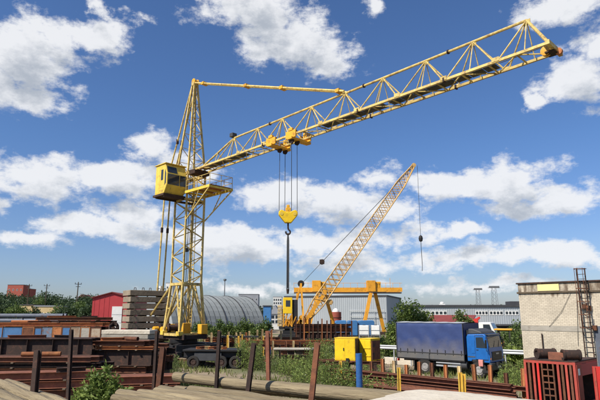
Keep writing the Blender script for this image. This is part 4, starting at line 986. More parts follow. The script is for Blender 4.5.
md = jk.modifiers.new('thickness', 'SOLIDIFY'); md.thickness = .02
jk.location = TRK; jk.rotation_euler = (0, 0, TYAW); tag(jk, 'pinkish cloth hanging from the blue truck cab door', 'cloth')

# guardrail behind the truck
gr0 = Vector((gx(378, 44), 44, 0)); gr1 = Vector((gx(528, 37.5), 37.5, 0))
grl = thing('guardrail', 'grey steel guardrail running behind the blue truck', 'guardrail', tuple(gr0), math.atan2(gr1.y - gr0.y, gr1.x - gr0.x))
gl = (gr1 - gr0).length; zz = 1.35
MB().prof([(-.02, -.16), (.02, -.16), (.07, -.09), (.02, 0), (.07, .09), (.02, .16), (-.02, .16), (.03, .09), (-.02, 0), (.03, -.09)], (0, 0, zz), (gl, 0, zz)).build('rail', 'galvanised', grl)
for k in range(9): MB().bar((k*gl/8, .06, 0), (k*gl/8, .06, zz + .1), .1, .08).build('post', 'galvanised', grl)
kb = struct(MB().box(0, gl * .5, .3, .9, 0, .55).build('kerb_wall', 'concrete_pale', None, bevel=.05)); kb.location = gr0; kb.rotation_euler = grl.rotation_euler; kb['kind'] = 'structure'

# yellow loader
lo = Vector((gx(505, 47), 47, 0)); ldr = thing('wheel_loader', 'small yellow wheel loader parked between truck and brick building', 'loader', tuple(lo), R(-25))
MB().poly([(-1.3, .7), (-1.3, 1.5), (-.9, 1.65), (.1, 1.6), (.15, .7)], -.6, .6).build('engine_cover', 'deep_yellow', ldr, bevel=.05)
MB().box(.1, 1.3, -.5, .5, .55, 1.0).build('front_frame', 'deep_yellow', ldr, bevel=.04)
b = MB()
for x, y in ((-.35, -.6), (-.35, .6), (.55, -.6), (.55, .6)): b.bar((x, y, 1.0), (x, y, 2.55), .08)
for p_, q_ in (((-.35, -.6), (.55, -.6)), ((.55, -.6), (.55, .6)), ((.55, .6), (-.35, .6)), ((-.35, .6), (-.35, -.6))):
    for z in (1.04, 2.5): b.bar((*p_, z), (*q_, z), .07)
cbo = b.build('cab_frame', 'black_steel', ldr); MB().box(-.65, .8, -.75, .75, 2.55, 2.68).build('cab_roof', 'deep_yellow', cbo, bevel=.03)
MB().box(.56, .58, -.55, .55, 1.5, 2.5).build('windscreen', 'glass', cbo); MB().box(-.2, .3, -.3, .3, 1.3, 1.5).box(-.25, -.15, -.3, .3, 1.5, 2.0).build('seat', 'black_steel', ldr)
for y in (-.4, .4): MB().bar((.5, y, 1.5), (1.9, y, .75), .14, .2).build('lift_arm', 'white_paint', ldr)
MB().poly([(1.75, .25), (2.5, .15), (2.55, .22), (1.95, .4), (1.9, 1.0), (2.1, 1.15), (1.8, 1.1)], -.95, .95).build('bucket', 'rust_dark', ldr)
for x in (-.85, .9):
    for y in (-.75, .75): wheel(ldr, x, y, .55, .38)
# white lorry with red boom further back
wl_ = Vector((gx(484, 62), 62, 0)); wt = thing('white_lorry', 'white lorry cab with folded red loading arm showing above the blue truck', 'truck', tuple(wl_), R(-30))
MB().poly([(-.2, .9), (-.2, 2.95), (1.1, 2.98), (1.5, 2.0), (1.55, .9)], -1.1, 1.1).build('cab', 'white_paint', wt, bevel=.08)
quadpane([(1.15, -.95, 2.8), (1.15, .95, 2.8), (1.45, .98, 2.1), (1.45, -.98, 2.1)], 'windscreen', 'glass', wt, (.03, 0, .01))
MB().poly([(.3, 2.1), (.3, 2.75), (1.0, 2.75), (1.2, 2.1)], -1.125, -1.10).build('window', 'glass', wt)
MB().box(-5, 1.3, -.5, .5, .7, .95).build('chassis', 'black_steel', wt); MB().box(-5, -.9, -1.2, 1.2, .95, 1.5).build('flatbed', 'timber', wt)
MB().bar((-.6, 0, 1.0), (-.6, 0, 3.3), .35).bar((-.6, 0, 3.3), (-1.6, .3, 2.7), .25).bar((-.6, 0, 3.2), (-.2, -.2, 3.5), .2).build('loading_arm', 'vivid_red', wt)
for x in (.7, -3.2, -4.2):
    for y in (-.95, .95): wheel(wt, x, y, .48, .28)

# ================================================================== steel stock
CACHE = {}
def member(kind, ln, h, w, m, loc, yaw, label, cat, group, name, tilt=0.0):
    key = (kind, round(ln, 1), h, w, m)
    if key not in CACHE:
        b = MB(); a, c = (-ln/2, 0, 0), (ln/2, 0, 0)
        if kind == 'i': b.prof(ibeam_pts(h, w, h*.07, h*.05), a, c)
        elif kind == 'c': b.prof(chan_pts(h, w, .018), a, c)
        elif kind == 'p':
            n = 14; ring_ = [(math.cos(2*math.pi*i/n), math.sin(2*math.pi*i/n)) for i in range(n)]
            vs = []
            for x, r in ((-ln/2, h/2), (ln/2, h/2), (ln/2, h/2*.88), (-ln/2, h/2*.88)): vs += [(x, r*p[0], r*p[1]) for p in ring_]
            fs = []
            for k in range(4):
                for i in range(n): fs.append((k*n+i, k*n+(i+1) % n, ((k+1) % 4)*n+(i+1) % n, ((k+1) % 4)*n+i))
            b.add(vs, fs)
        elif kind == 'g':                # plate girder with stiffeners
            b.prof(ibeam_pts(h, w, .03, .016), a, c)
            k = -ln/2 + .6
            while k < ln/2:
                for s in (-1, 1): b.box(k-.008, k+.008, min(s*.008, s*w*.45), max(s*.008, s*w*.45), -h/2+.03, h/2-.03)
                k += 1.25
        elif kind == 'b': b.box(-ln/2, ln/2, -w/2, w/2, -h/2, h/2)
        o = b.build(name, m, None, kind == 'p'); CACHE[key] = o.data
        bpy.data.objects.remove(o)
    o = bpy.data.objects.new(name, CACHE[key]); C.objects.link(o); o.location = loc; o.rotation_euler = (0, tilt, yaw)
    return tag(o, label, cat, group)
NM = {'i': ('i_beam', 'beam'), 'c': ('steel_channel', 'channel'), 'p': ('steel_pipe', 'pipe'), 'g': ('plate_girder', 'girder'), 'b': ('steel_bar', 'bar')}
def stack(pxa, pxb, ytop, Y, yaw, layers, where, group):
    """layers from the top down: (kind, h, w, count across, material, adjective)"""
    pa = atY(pxa, ytop, Y); pb = atY(pxb, ytop, Y); mid = (pa + pb) / 2; ln = (pb.x - pa.x) / math.cos(yaw)
    z = pa.z; ax = Vector((math.cos(yaw), math.sin(yaw), 0)); pe = Vector((-math.sin(yaw), math.cos(yaw), 0))
    wmax = max(l[3] * (l[2] + .04) for l in layers)
    for li, (kind, h, w, n, m, adj) in enumerate(layers):
        for k in range(n):
            jl = random.uniform(-.7, .7) if ln > 4 else random.uniform(-.3, .3); l2 = round(ln + random.choice((0, -.4, .3)), 1)
            c = Vector((mid.x, mid.y, 0)) + pe * ((k + .5) * (wmax / n) - .0) + ax * (jl if li else jl * .4)
            nm, cat = NM[kind]
            member(kind, l2, h, w, m, (c.x, c.y, z - h/2), yaw + random.uniform(-.02, .02), f'{adj}, {ORD[k]} row in from the logs, {where}', cat, group, nm)
        z -= h
        if li < len(layers) - 1:
            for t in (-.36, .0, .33):
                c = Vector((mid.x, mid.y, 0)) + ax * (t * ln) + pe * (wmax / 2)
                member('b', round(wmax + .1, 1), .05, .1, 'timber', (c.x, c.y, z - .025), yaw + R(90), f'timber spacer laid between layers {where}', 'timber', 'spacers ' + group, 'timber_spacer')
            z -= .05
    if z > .03:
        for t in (-.38, -.05, .3):
            c = Vector((mid.x, mid.y, 0)) + ax * (t * ln) + pe * (wmax / 2)
            member('b', round(wmax + .2, 1), round(z, 3), .35, 'timber', (c.x, c.y, round(z, 3) / 2), yaw + R(90), f'heavy timber bearer under the stack {where}', 'timber', 'bearers ' + group, 'timber_bearer')

# plate girders behind the foreground, with thin channels under them
stack(-60, 92, 338.8, 27, R(2), [('g', .80, .36, 3, 'rust_dark', 'deep rusty plate girder'), ('c', .26, .2, 7, 'rust_dark', 'dark rusty channel under the girders'), ('i', .3, .18, 6, 'rust', 'rusty I-beam low down'), ('i', .4, .3, 4, 'rust_dark', 'dark I-beam at the bottom')],
      'in tall girder stack', 'tall girder stack')
stack(-70, 96, 357.5, 23.3, R(1), [('i', .2, .2, 5, 'rust', 'flat rusty I-beam on top'), ('c', .16, .2, 5, 'rust_dark', 'thin dark channel'), ('i', .24, .2, 5, 'rust', 'rusty I-beam'), ('i', .4, .24, 4, 'rust_dark', 'dark lower I-beam')],
      'before plate girders', 'low beam stack before the girders')
stack(-80, 88, 373.5, 19.6, R(14), [('i', .26, .22, 3, 'rust_red', 'brick-red I-beam on top'), ('i', .26, .22, 3, 'rust_red', 'brick-red I-beam'), ('i', .3, .26, 3, 'rust', 'brown I-beam')],
      'in red stack', 'red beam stack by the logs')
stack(93, 146, 341.2, 27.6, R(-4), [('i', .22, .32, 4, 'rust', 'wide-flanged rusty I-beam on top'), ('c', .14, .2, 6, 'rust_orange', 'orange-brown channel'), ('g', .74, .3, 3, 'rust_dark', 'dark plate girder'), ('i', .3, .3, 4, 'rust', 'rusty I-beam below the girders'), ('i', .3, .3, 4, 'rust_dark', 'dark bottom I-beam')],
      'behind leafy bush', 'short beam stack behind the bush')
stack(140, 167, 344, 29.5, R(-8), [('i', .2, .2, 3, 'rust', 'short I-beam on top'), ('i', .3, .2, 3, 'rust_dark', 'short dark I-beam'), ('i', .3, .25, 3, 'rust', 'short brown I-beam'), ('i', .4, .25, 3, 'rust_dark', 'short heavy I-beam')],
      'behind twin stakes', 'stub stack by the twin stakes')
stack(106, 178, 376.5, 21.5, R(10), [('i', .3, .3, 3, 'rust_red', 'reddish I-beam on top'), ('i', .3, .3, 3, 'rust_red', 'reddish I-beam underneath')],
      'in low stack beside bush', 'low red stack by the bush')
stack(35, 108, 317.4, 60, R(3), [('i', .32, .3, 4, 'rust', 'brown I-beam on top'), ('g', .6, .3, 4, 'rust_dark', 'dark girder'), ('i', .4, .3, 4, 'rust', 'brown I-beam'), ('i', .4, .3, 4, 'rust_dark', 'dark I-beam')],
      'before red shed', 'far stack before the shed')
stack(-15, 60, 313.6, 63, R(0), [('p', .5, .5, 4, 'pipe_blue_grey', 'blue-grey steel pipe on top'), ('p', .5, .5, 4, 'pipe_blue_grey', 'blue-grey steel pipe')] + [('p', .5, .5, 4, 'rust', 'rusty pipe')] * 2,
      'near the wood', 'pipe stack near the wood')
stack(-10, 106, 322.8, 48, R(2), [('i', .3, .3, 3, 'rust_orange', 'orange-rusted I-beam on top'), ('i', .45, .3, 3, 'rust_dark', 'dark I-beam'), ('i', .5, .3, 3, 'rust', 'brown I-beam'), ('i', .5, .3, 3, 'rust_dark', 'dark base I-beam')],
      'behind blue panels', 'long stack behind the blue panels')

# row of worn blue and rust shuttering panels
zt4 = atY(0, 327, 39).z; zb4 = atY(0, 338.6, 39).z
mat('worn_blue', (.08, .20, .40), (.06, .15, .31), 1.6, .6, rust=.3, rustc=(.19, .09, .05), vary=.12)
mat('peeling_blue', (.16, .22, .30), (.12, .16, .22), 2, .7, rust=.7, rustc=(.24, .10, .05), vary=.12)
PN = [(-30, -14, 'worn_blue', 'blue shuttering panel at the far end'), (-14, 3, 'worn_blue', 'blue shuttering panel, second along'), (3.5, 22, 'worn_blue', 'widest clean blue shuttering panel'), (22.5, 34, 'rust', 'brown rusted shuttering panel next to the widest blue one'), (34.5, 42, 'worn_blue', 'narrow blue shuttering panel'),
      (42.5, 52, 'peeling_blue', 'peeling blue-brown shuttering panel'), (52.5, 61.5, 'rust_orange', 'orange-rust shuttering panel'), (62, 70.5, 'worn_blue', 'last blue shuttering panel beside the tall dark stake'), (71, 80, 'pale_panel', 'pale peeling shuttering panel'), (80.5, 90, 'concrete', 'greyish shuttering panel'), (90.5, 101, 'pale_panel', 'blotched brown end shuttering panel')]
for k, (p0_, p1_, m, lab) in enumerate(PN):
    xa, xb = atY(p0_, 330, 39).x, atY(p1_, 330, 39).x; w = (xb - xa) / 2
    o = thing('shuttering_panel', lab + ' on the girders', 'panel', ((xa + xb) / 2, 39, zb4 - .25), R(random.uniform(-2, 2)), 'shuttering panels on the girders')
    hh = zt4 - zb4 + .25 + random.uniform(-.06, .03)
    MB().box(-w, w, .0, .04, .02, hh).build('face_sheet', m, o)
    fr = MB()
    for x in (-w + .025, w - .025): fr.box(x - .025, x + .025, -.015, .12, 0, hh)
    fr.box(-w, w, -.01, .12, hh - .05, hh + .002).box(-w, w, -.01, .12, -.002, .05); fr.build('frame', ('rust_orange', 'rust', m)[k % 3], o)
    for x in (-w*.35, w*.35): MB().box(x - .02, x + .02, .04, .12, .06, hh - .06).build('stiffener', 'rust', o)
stack(-25, 103, 340.8, 38.8, 0, [('i', .5, .4, 3, 'rust', 'stout rusty I-beam'), ('i', .6, .4, 3, 'rust_dark', 'stout dark I-beam')], 'under shuttering panels', 'beams under the shuttering panels')

# concrete slabs
def slab(L_, D_, t_, loc, yaw, label, group, m='concrete', name='concrete_slab', cat='slab', loops=False):
    o = MB().box(-L_/2, L_/2, -D_/2, D_/2, 0, t_).build(name, m, None, bevel=.03); o.location = loc; o.rotation_euler = (0, 0, yaw)
    return tag(o, label, cat, group)
c0 = atY(146, 290, 52.5); SYAW = R(35)
for k in range(10):
    z = k * .615
    s_ = slab(4.0 + random.uniform(-.06, .1), 2.2, .5, (c0.x + random.uniform(-.05, .05), 53 + random.uniform(-.04, .04), z + .1), SYAW + R(random.uniform(-.8, .8)),
         f'grey concrete slab, {ORD[9 - k]} from the top of the tall ballast pile' if k < 9 else 'top concrete slab of the tall ballast pile, with lifting loops', 'tall pile of concrete slabs', 'concrete_dark')
    for t in (-1.5, 1.5):
        c = Vector((c0.x, 53, 0)) + Vector((math.cos(SYAW), math.sin(SYAW), 0)) * t
        member('b', 2.3, .098, .12, 'timber', (c.x, c.y, z + .05), SYAW + R(90), f'one of two timber battens under the {"top" if k == 9 else ORD[9 - k] + " from top"} ballast slab', 'timber', 'battens in the slab pile', 'timber_batten')
lp = s_
for x in (-1.4, -.6, .1, 1.0, 1.6):
    MB().path([(x - .1, -.5, .48), (x - .08, -.5, .75), (x + .08, -.5, .75), (x + .1, -.5, .48)], .03, 6).build('lifting_loop', 'rust_dark', lp)
MB().box(1.25, 1.6, -.2, .2, .5, 1.0).build('junction_box', 'white_paint', lp)
sa = atY(126, 330.2, 41)
for k in range(5): slab(3.9 - (k < 4) * .25 * (k % 2), 1.6, .3, (sa.x, 41.8, sa.z - .3 - k * .34), R(-6), 'pale thin slab on top of the low pile by the girders' if k == 0 else f'pale slab, {ORD[k]} from the top of the low pile by the girders', 'low pile of pale slabs', 'concrete_pale' if k == 0 else 'concrete')
zz = sa.z - .3 - 4 * .34
for t in (-1.3, 1.3): member('b', 1.6, round(zz, 2), .3, 'timber', (sa.x + t, 41.8, round(zz, 2) / 2), R(84), 'heavy timber bearer under the low pile of pale slabs', 'timber', 'bearers under the pale slabs', 'timber_bearer')
# coil of old hose on the pile behind
cc_ = atY(114, 324, 46); co_ = MB()
for k in range(14):
    r_ = .5 - .055 * (k % 5); co_.path([(r_*math.cos(t), .08*math.sin(3*t+k) + (k // 5)*.12, r_*math.sin(t)) for t in np.linspace(0, 2*math.pi, 20)], .05, 6)
o = co_.build('cable_coil', 'rust_dark'); o.scale = (.8, 1.3, .8); o.rotation_euler = (R(-38), 0, R(15)); o.location = (cc_.x, 46, cc_.z - .2); tag(o, 'brown coil of old cable leaning by the red shed', 'coil')
slab(1.6, 1.4, round(cc_.z - .68, 2), (cc_.x, 46.2, 0), 0, 'plain concrete block under the brown cable coil', None, name='concrete_block', cat='block')

# scrap lying on the stacks
def scrap(px, y, Y, ln, kind, yaw, m, label):
    p = atY(px, y, Y); h = .16 if kind != 'p' else .2
    nm, cat = NM[kind]
    member(kind, ln, h, .16, m, (p.x, Y + .45, p.z + h / 2 + .005), yaw, label, cat, 'scrap pieces on the stacks', nm)
scrap(40, 322.8, 48, 2.4, 'c', R(24), 'rust_red', 'short reddish channel lying askew on the long stack behind blue panels')
scrap(52, 322.8, 48, 1.5, 'i', R(-35), 'rust_dark', 'short dark beam lying askew behind the blue panels')
scrap(22, 322.8, 48, 2.2, 'p', R(10), 'rust_orange', 'short orange pipe lying behind the widest blue panel')
scrap(84, 322.8, 48, 1.8, 'c', R(-18), 'rust', 'short brown channel lying behind the pale panels')
scrap(60, 317.4, 60, 3.0, 'c', R(16), 'rust_orange', 'orange channel askew on the far stack before the red shed')
scrap(88, 317.4, 60, 2.2, 'i', R(-20), 'rust_dark', 'dark stub beam on the far stack before the red shed')
scrap(22, 338.8, 27, 1.8, 'c', R(12), 'rust_red', 'short red channel lying on the plate girders')
scrap(58, 338.8, 27, 1.2, 'c', R(-22), 'rust_dark', 'short dark channel lying on the plate girders')
scrap(112, 341.2, 27.6, 1.4, 'c', R(20), 'rust_orange', 'short orange channel on the stack behind the bush')
scrap(128, 341.2, 27.6, 1.0, 'p', R(-30), 'rust', 'short pipe on the stack behind the bush')
scrap(36, 357.5, 23.3, 1.6, 'p', R(8), 'rust_orange', 'short orange pipe lying before the plate girders')
scrap(66, 373.5, 19.8, 1.0, 'c', R(30), 'rust_dark', 'short dark channel on the red stack')
for k, (px, Y, m) in enumerate(((321, 44, 'rust_orange'), (327, 45, 'pipe_blue_grey'), (250, 46, 'rust'), (268, 52, 'blue_sheet'), (206, 52, 'rust_red'), (282, 52.5, 'rust'))):
    o = MB().lathe([(.05, .01), (.28, 0), (.29, .03), (.28, .06), (.28, .28), (.3, .3), (.28, .32), (.28, .56), (.3, .58), (.28, .6), (.28, .85), (.29, .88), (.26, .86), (.05, .86)], axis='z', n=18).build('oil_drum', m, None, True)
    o.location = (gx(px, Y), Y, 0); tag(o, ('orange-rust oil drum beside the tall weeds by the yellow box', 'blue-grey oil drum beside the yellow box', 'brown oil drum behind the bright weeds by the trailer', 'blue oil drum between cream stakes and brown bundles', 'reddish oil drum behind the black trailer', 'brown oil drum below the crawler crane counterweight')[k], 'drum', 'oil drums in the yard')

# ================================================================== racks with stakes
def rack(name, label, pts, z_top, mats, wid, base, yaw=0.0, jitter=.12):
    p0 = Vector(pts[0]); o = thing(name, label, 'rack', (p0.x, p0.y, 0), yaw)
    inv = Matrix.Rotation(-yaw, 4, 'Z')
    for i, p in enumerate(pts):
        q = inv @ (Vector(p) - p0); h = z_top + random.uniform(-jitter, jitter) * 2
        lean = random.uniform(-.04, .04)
        MB().prof(ibeam_pts(wid, wid*.8, wid*.14, wid*.14), (q.x, q.y, 0), (q.x + lean, q.y, h)).build('post', mats[i % len(mats)], o)
    if base:
        q0 = inv @ (Vector(pts[0]) - p0); q1 = inv @ (Vector(pts[-1]) - p0)
        MB().bar((q0.x - .3, q0.y + .15, .12), (q1.x + .3, q1.y + .15, .12), .14, .2).build('base_beam', 'rust_dark', o)
    return o
def rowpts(pxs_, Y0, Y1=None):
    n = len(pxs_); out = []
    for i, p in enumerate(pxs_):
        Y = Y0 if Y1 is None else Y0 + (Y1 - Y0) * (p - pxs_[0]) / (pxs_[-1] - pxs_[0]); out.append((gx(p, Y), Y, 0))
    return out
rack('storage_rack', 'rack of pale cream stakes between the hangar weeds and the trailer', rowpts([204, 211, 218, 228, 236, 240, 246, 249, 257, 262, 271, 281, 291], 58), 2.2, ['cream_steel', 'cream_steel', 'rust_orange', 'cream_steel'], .2, True)
rack('storage_rack', 'rack of dark rusty stakes below the gantry crane', rowpts([296, 300, 304, 309, 313, 318, 322, 327, 331, 336, 341, 346, 352], 68), 3.0, ['rust', 'rust_dark', 'rust_orange', 'rust'], .16, True, 0, .25)
rack('storage_rack', 'short rack of yellow stakes in front of the cream stakes', rowpts([227, 238.5, 241.5, 263], 51), 1.9, ['yellow_post'], .16, False)
rack('storage_rack', 'rusty stakes standing around the brown bundles behind the weeds', rowpts([266, 273, 280, 286, 293, 300], 47), 1.55, ['rust', 'cream_steel', 'rust_dark'], .16, True)
def longbar(pxa, pxb, y, Y, yaw, kind, h, w, m, label, cat, group, dY=0):
    a = atY(pxa, y, Y); b_ = atY(pxb, y, Y); nm, _ = NM[kind]
    z = max(a.z, h / 2)
    return member(kind, round((b_.x - a.x) / math.cos(yaw), 1), h, w, m, ((a.x + b_.x) / 2, Y + dY, z), yaw, label, cat, group, nm)
for k in range(6):
    longbar(203, 300 - k * 3, 338.5 + (k % 3) * 2.2, 58.5 + .35 * (k // 3), 0, 'i', .24, .2, ('rust', 'rust_orange', 'rust_red')[k % 3], f'{("brown", "orange-rust", "reddish")[k % 3]} bar in the cream-staked rack, {("front", "rear")[k // 3]} pile facing the trailer', 'bar', 'bars in the cream-staked rack')
for k in range(3): longbar(205, 296, 345.2, 58.4 + .35 * k, 0, 'i', .4, .3, 'rust_dark', 'dark heavy bar at the bottom of the cream-staked rack', 'bar', 'lower bars in the cream-staked rack')
for k in range(8):
    longbar(294, 352 - (k % 3) * 4, 325 + (k % 4) * 2.0, 68.6 + .4 * (k // 4), 0, 'c', .25, .2, ('rust', 'rust_dark', 'rust_red', 'rust')[k % 4], f'{("brown", "dark", "reddish", "lowest brown")[k % 4]} bar, {("outer", "inner")[k // 4]} pile of the rack below the gantry crane', 'bar', 'bars in the dark stakes')
for k in range(4): longbar(296, 350, 335.5, 68.6 + .4 * k, 0, 'i', .75, .3, 'rust_dark', 'deep beam at the bottom of the rack below the gantry crane', 'bar', 'deep beams in the dark stakes')
# black flat beam on short stands
o = thing('flat_beam', 'long black flat beam raised on short stands behind the slim stakes', 'beam', (gx(238, 53), 53, 0))
w = (gx(258, 53) - gx(218, 53)) / 2; zz = atY(238, 336, 53).z
MB().box(-w, w, -.4, .4, zz - .15, zz).build('plate', 'black_steel', o); 
for x in (-w*.8, 0, w*.8): MB().bar((x, 0, 0), (x, 0, zz - .15), .15).build('stand', 'rust_dark', o)
# long orange-rust planks and grey board across the middle
for k in range(4):
    longbar(246, 338 - k * 6, 341.5 + k * 1.4, 48 - k * .25, R(-2), 'i', .22, .24, ('rust_orange', 'rust', 'rust_orange', 'rust')[k], f'{ORD[k]} orange-rust beam from the rack side, lying behind the tall weeds', 'beam', 'orange beams behind the weeds')
for x, yy in ((gx(255, 48.2), 0), (gx(290, 48.2), 0), (gx(326, 48.2), 0)):
    member('b', 1.2, 1.0, .3, 'rust_dark', (x, 47.7, .5), R(90), 'dark steel trestle under the orange-rust beams', 'trestle', 'trestles under the orange beams', 'trestle')
o = slab(3.3, .9, .12, (gx(296, 41), 41, 1.32), R(-3), 'grey weathered board lying level on brown bundles behind the weeds', None, 'concrete', 'board', 'board')
for k, px in enumerate((284, 291, 299, 306)):
    b = thing('bundle_crate', ('brown bundle of short bars nearest the rusty leaning stake rack', 'second brown bundle of short bars under the grey board', 'third brown bundle of short bars under the grey board', 'end brown bundle of short bars by the tall weeds')[k], 'bundle', (gx(px, 41), 41, 0), R(random.uniform(-8, 8)))
    for r_ in range(4):
        for q in range(3): MB().prof(chan_pts(.26, .16, .02), (-.24, -.3 + q*.26, .16 + r_*.32), (.24, -.3 + q*.26, .16 + r_*.32)).build('bar', ('rust', 'rust_dark', 'timber')[(r_ + q + k) % 3], b)
    MB().box(-.26, .26, -.42, .42, 0, .03).box(-.26, .26, -.42, .42, 1.26, 1.3).build('strap_plate', 'rust_dark', b)
for px, py in ((286, 370.5), (305, 377)):
    q = onz(px, py, 0); o = MB().lathe([(.02, 0), (.12, .02), (.17, .1), (.12, .2), (.03, .24)], axis='z', n=9).build('plastic_bag', 'white_paint', None, True); o.location = q; o.scale = (1, .7, .8); tag(o, 'small crumpled white bag lying in the weeds', 'bag', 'white litter in the weeds')

# black flatbed trailer
tl = thing('flatbed_trailer', 'low black flatbed trailer parked in front of the tower crane', 'trailer', (gx(214, 41.5), 41.5, 0), R(-4))
w = (gx(243, 41.5) - gx(186, 41.5)) / 2
MB().box(-w, w, -1.1, 1.1, 1.22, 1.36).build('deck', 'black_steel', tl, bevel=.02)
for y in (-.7, .7): MB().prof(ibeam_pts(.42, .16, .03, .03), (-w, y, 1.0), (w, y, 1.0)).build('frame_beam', 'black_steel', tl)
MB().box(-w*.6, w*.35, -1.0, -.9, .55, 1.15).build('tool_box', 'dark_grey', tl, bevel=.03)
for x in (w - 1.4, w - .35, -w + .8):
    for y in (-.92, .92): wheel(tl, x, y, .46, .3)
for ch_ in tl.children:
    if ch_.name.startswith('wheel'):
        ch_.data.materials[0] = MATS['rust_dark']
for k, x in enumerate(np.linspace(-w*.5, w*.4, 7)):
    o = MB().prof(chan_pts(.16 + .05*(k % 3), .14, .03), (-.2 - .05*(k % 2), 0, .1), (.2, .05*(k % 3), .1 + .04*(k % 2))).build('shackle_block', ('rust_orange', 'rust', 'cream_steel')[k % 3], None)
    o.location = (tl.location.x + x, 41.5 - .8 - x * math.tan(R(4)), 1.362); tag(o, 'small rusty shackle block lying on the black trailer deck', 'block', 'shackle blocks on the trailer')

# yellow steel boxes on a rusty skid
def ybox(pxa, pxb, y0, y1, Y, dep, yaw, label, ribs):
    a = atY(pxa, y0, Y); b_ = atY(pxb, y1, Y); w = (b_.x - a.x) / math.cos(yaw)
    o = thing('yellow_box', label, 'box', (a.x, Y, b_.z), yaw); h = a.z - b_.z
    MB().box(0, w, 0, dep, 0, h).build('body', 'bright_yellow', o, bevel=.03)
    MB().box(-.02, w + .02, -.02, dep + .02, h, h + .04).build('lid', 'bright_yellow', o, bevel=.01)
    MB().box(.06, w*.5, -.012, 0, .08, h - .08).build('door', 'bright_yellow', o, bevel=.004)
    MB().box(w*.5 + .03, w - .06, -.012, 0, .08, h - .08).build('door', 'bright_yellow', o, bevel=.004)
    MB().box(w*.42, w*.46, -.05, -.012, h*.45, h*.58).build('handle', 'black_steel', o)
    MB().box(-.03, w + .03, -.03, dep + .03, -.06, 0).build('plinth', 'rust', o)
    if ribs:
        for z in (.25*h, .6*h): MB().box(.04, w - .04, -.05, 0, z - .03, z + .03).build('rib', 'bright_yellow', o)
        MB().box(w, w + .05, .1, dep - .1, .1, h - .1).build('shaded_side', 'rust', o)  # brown sheet gives this turned-away side its shade by colour
        for z in (.3, .7): MB().box(w + .05, w + .1, .25, .35, h*z - .08, h*z + .08).build('hinge', 'black_steel', o)
    else:
        MB().box(w, w + .04, .05, dep - .05, .05, h - .05).build('shaded_side', 'rust_dark', o)  # dark sheet puts the shade of the box's right side into colour
        MB().box(w*.55, w*.7, -.1, 0, -.02, .16).build('drain_box', 'black_steel', o)
    return o, a, b_, w
y1_, a1, b1, w1 = ybox(334.5, 354.8, 338.4, 360.5, 36, 1.3, R(-17), 'bright yellow steel box with side coloured dark as shade on the rusty skid', False)
y2_, a2, b2, w2 = ybox(359, 370, 339, 361, 36.6, 1.25, R(-38), 'bright yellow steel cabinet with hinged, shade-coloured side beside the yellow box', True)
sk = thing('steel_skid', 'low rusty steel skid carrying the yellow boxes', 'skid', (a1.x, 36, 0), 0)
zs = b1.z - .02
for x in (-.8, 0.9, 2.6): MB().bar((x, -.2, zs/2), (x, 1.6, zs/2), .2, zs - .25).build('cross_beam', 'rust_dark', sk)
for y in (-.1, .7, 1.5): MB().prof(ibeam_pts(.2, .2, .02, .02), (-1.2, y, zs - .12), (3.0, y, zs - .12)).build('skid_beam', 'rust', sk)
MB().add([(-1.3, -.35, zs - .35), (1.6, -.35, zs - .02), (1.6, .2, zs - .02), (-1.3, .2, zs - .35), (-1.3, -.35, zs - .3), (1.6, -.35, zs + .03), (1.6, .2, zs + .03), (-1.3, .2, zs - .3)], [(3, 2, 1, 0), (4, 5, 6, 7), (0, 1, 5, 4), (1, 2, 6, 5), (2, 3, 7, 6), (3, 0, 4, 7)]).build('ramp_plate', 'rust', sk)
# white tanks on stand behind
for k, (pa_, pb_) in enumerate(((358.5, 369), (370.5, 380))):
    a = atY(pa_, 325.5, 50); b_ = atY(pb_, 335, 50)
    o = thing('white_tank', ('boxy white plastic tank with caged corners nearer the yellow boxes', 'boxy white plastic tank nearer the round green tree')[k], 'tank', ((a.x + b_.x) / 2, 50, 0), R(-10))
    w = (b_.x - a.x) / 2 * .95
    MB().box(-w, w, 0, 1.0, b_.z, a.z).build('body', 'white_paint', o, bevel=.06)
    f = MB()
    for x in (-w, w):
        for y in (0, 1.0): f.bar((x, y, 0), (x, y, a.z + .02), .05)
    for z in (b_.z - .04, (a.z + b_.z) / 2): f.bar((-w, -.02, z), (w, -.02, z), .03)
    f.build('cage', 'galvanised', o)
    MB().box(-w, w, 0, 1, .0, .12).box(-w, w, .05, .95, b_.z - .12, b_.z - .06).build('stand', 'rust_dark', o)
    MB().lathe([(.15, a.z - .03), (.15, a.z + .05), (.05, a.z + .06)], (0, .5, 0), 'z', 12).build('cap', 'dark_grey', o)

# rack of red bars beside the truck (yard grid)
A = onz(343, 373, .6); B = A + TD * 11.2
rk = [A + TL * .55 + TD * (.9 + k * .78) for k in range(14)]
rack('storage_rack', 'row of orange-brown stakes retaining the red bars beside the blue truck', [tuple(Vector((p.x, p.y, 0))) for p in rk], 1.42, ['rust_orange', 'rust', 'rust_orange', 'cream_steel', 'rust_orange'], .17, True, GRID, .08)
for k in range(9):
    c = A + TD * (4.9 + random.uniform(-.3, .3)) - TL * (-.28 + (k % 5) * .24)
    z = .75 if k >= 5 else .45
    member(('c', 'i', 'c')[k % 3], round(10.4 + (k % 3) * .3, 1), .2, .18, ('rust_red', 'rust_red', 'rust', 'rust_red')[k % 4], (c.x, c.y, z - .08 * (k % 2)), GRID + R(random.uniform(-.6, .6)), f'{("lower", "upper")[k >= 5]} red-rusted bar, {ORD[k % 5]} from the stakes, in the rack beside the truck', 'bar', 'red bars beside the truck', ('steel_channel', 'i_beam', 'steel_channel')[k % 3])
for k in range(5):
    c = A + TD * (6.6 + random.uniform(-.3, .3)) - TL * (1.15 + k * .22)
    member('c', 6.8, .18, .16, ('rust_red', 'rust')[k % 2], (c.x, c.y, .32), GRID, f'shorter red-rusted bar on the ground, {ORD[k]} from the truck-side rack', 'bar', 'lower red bars before the stakes', 'steel_channel')
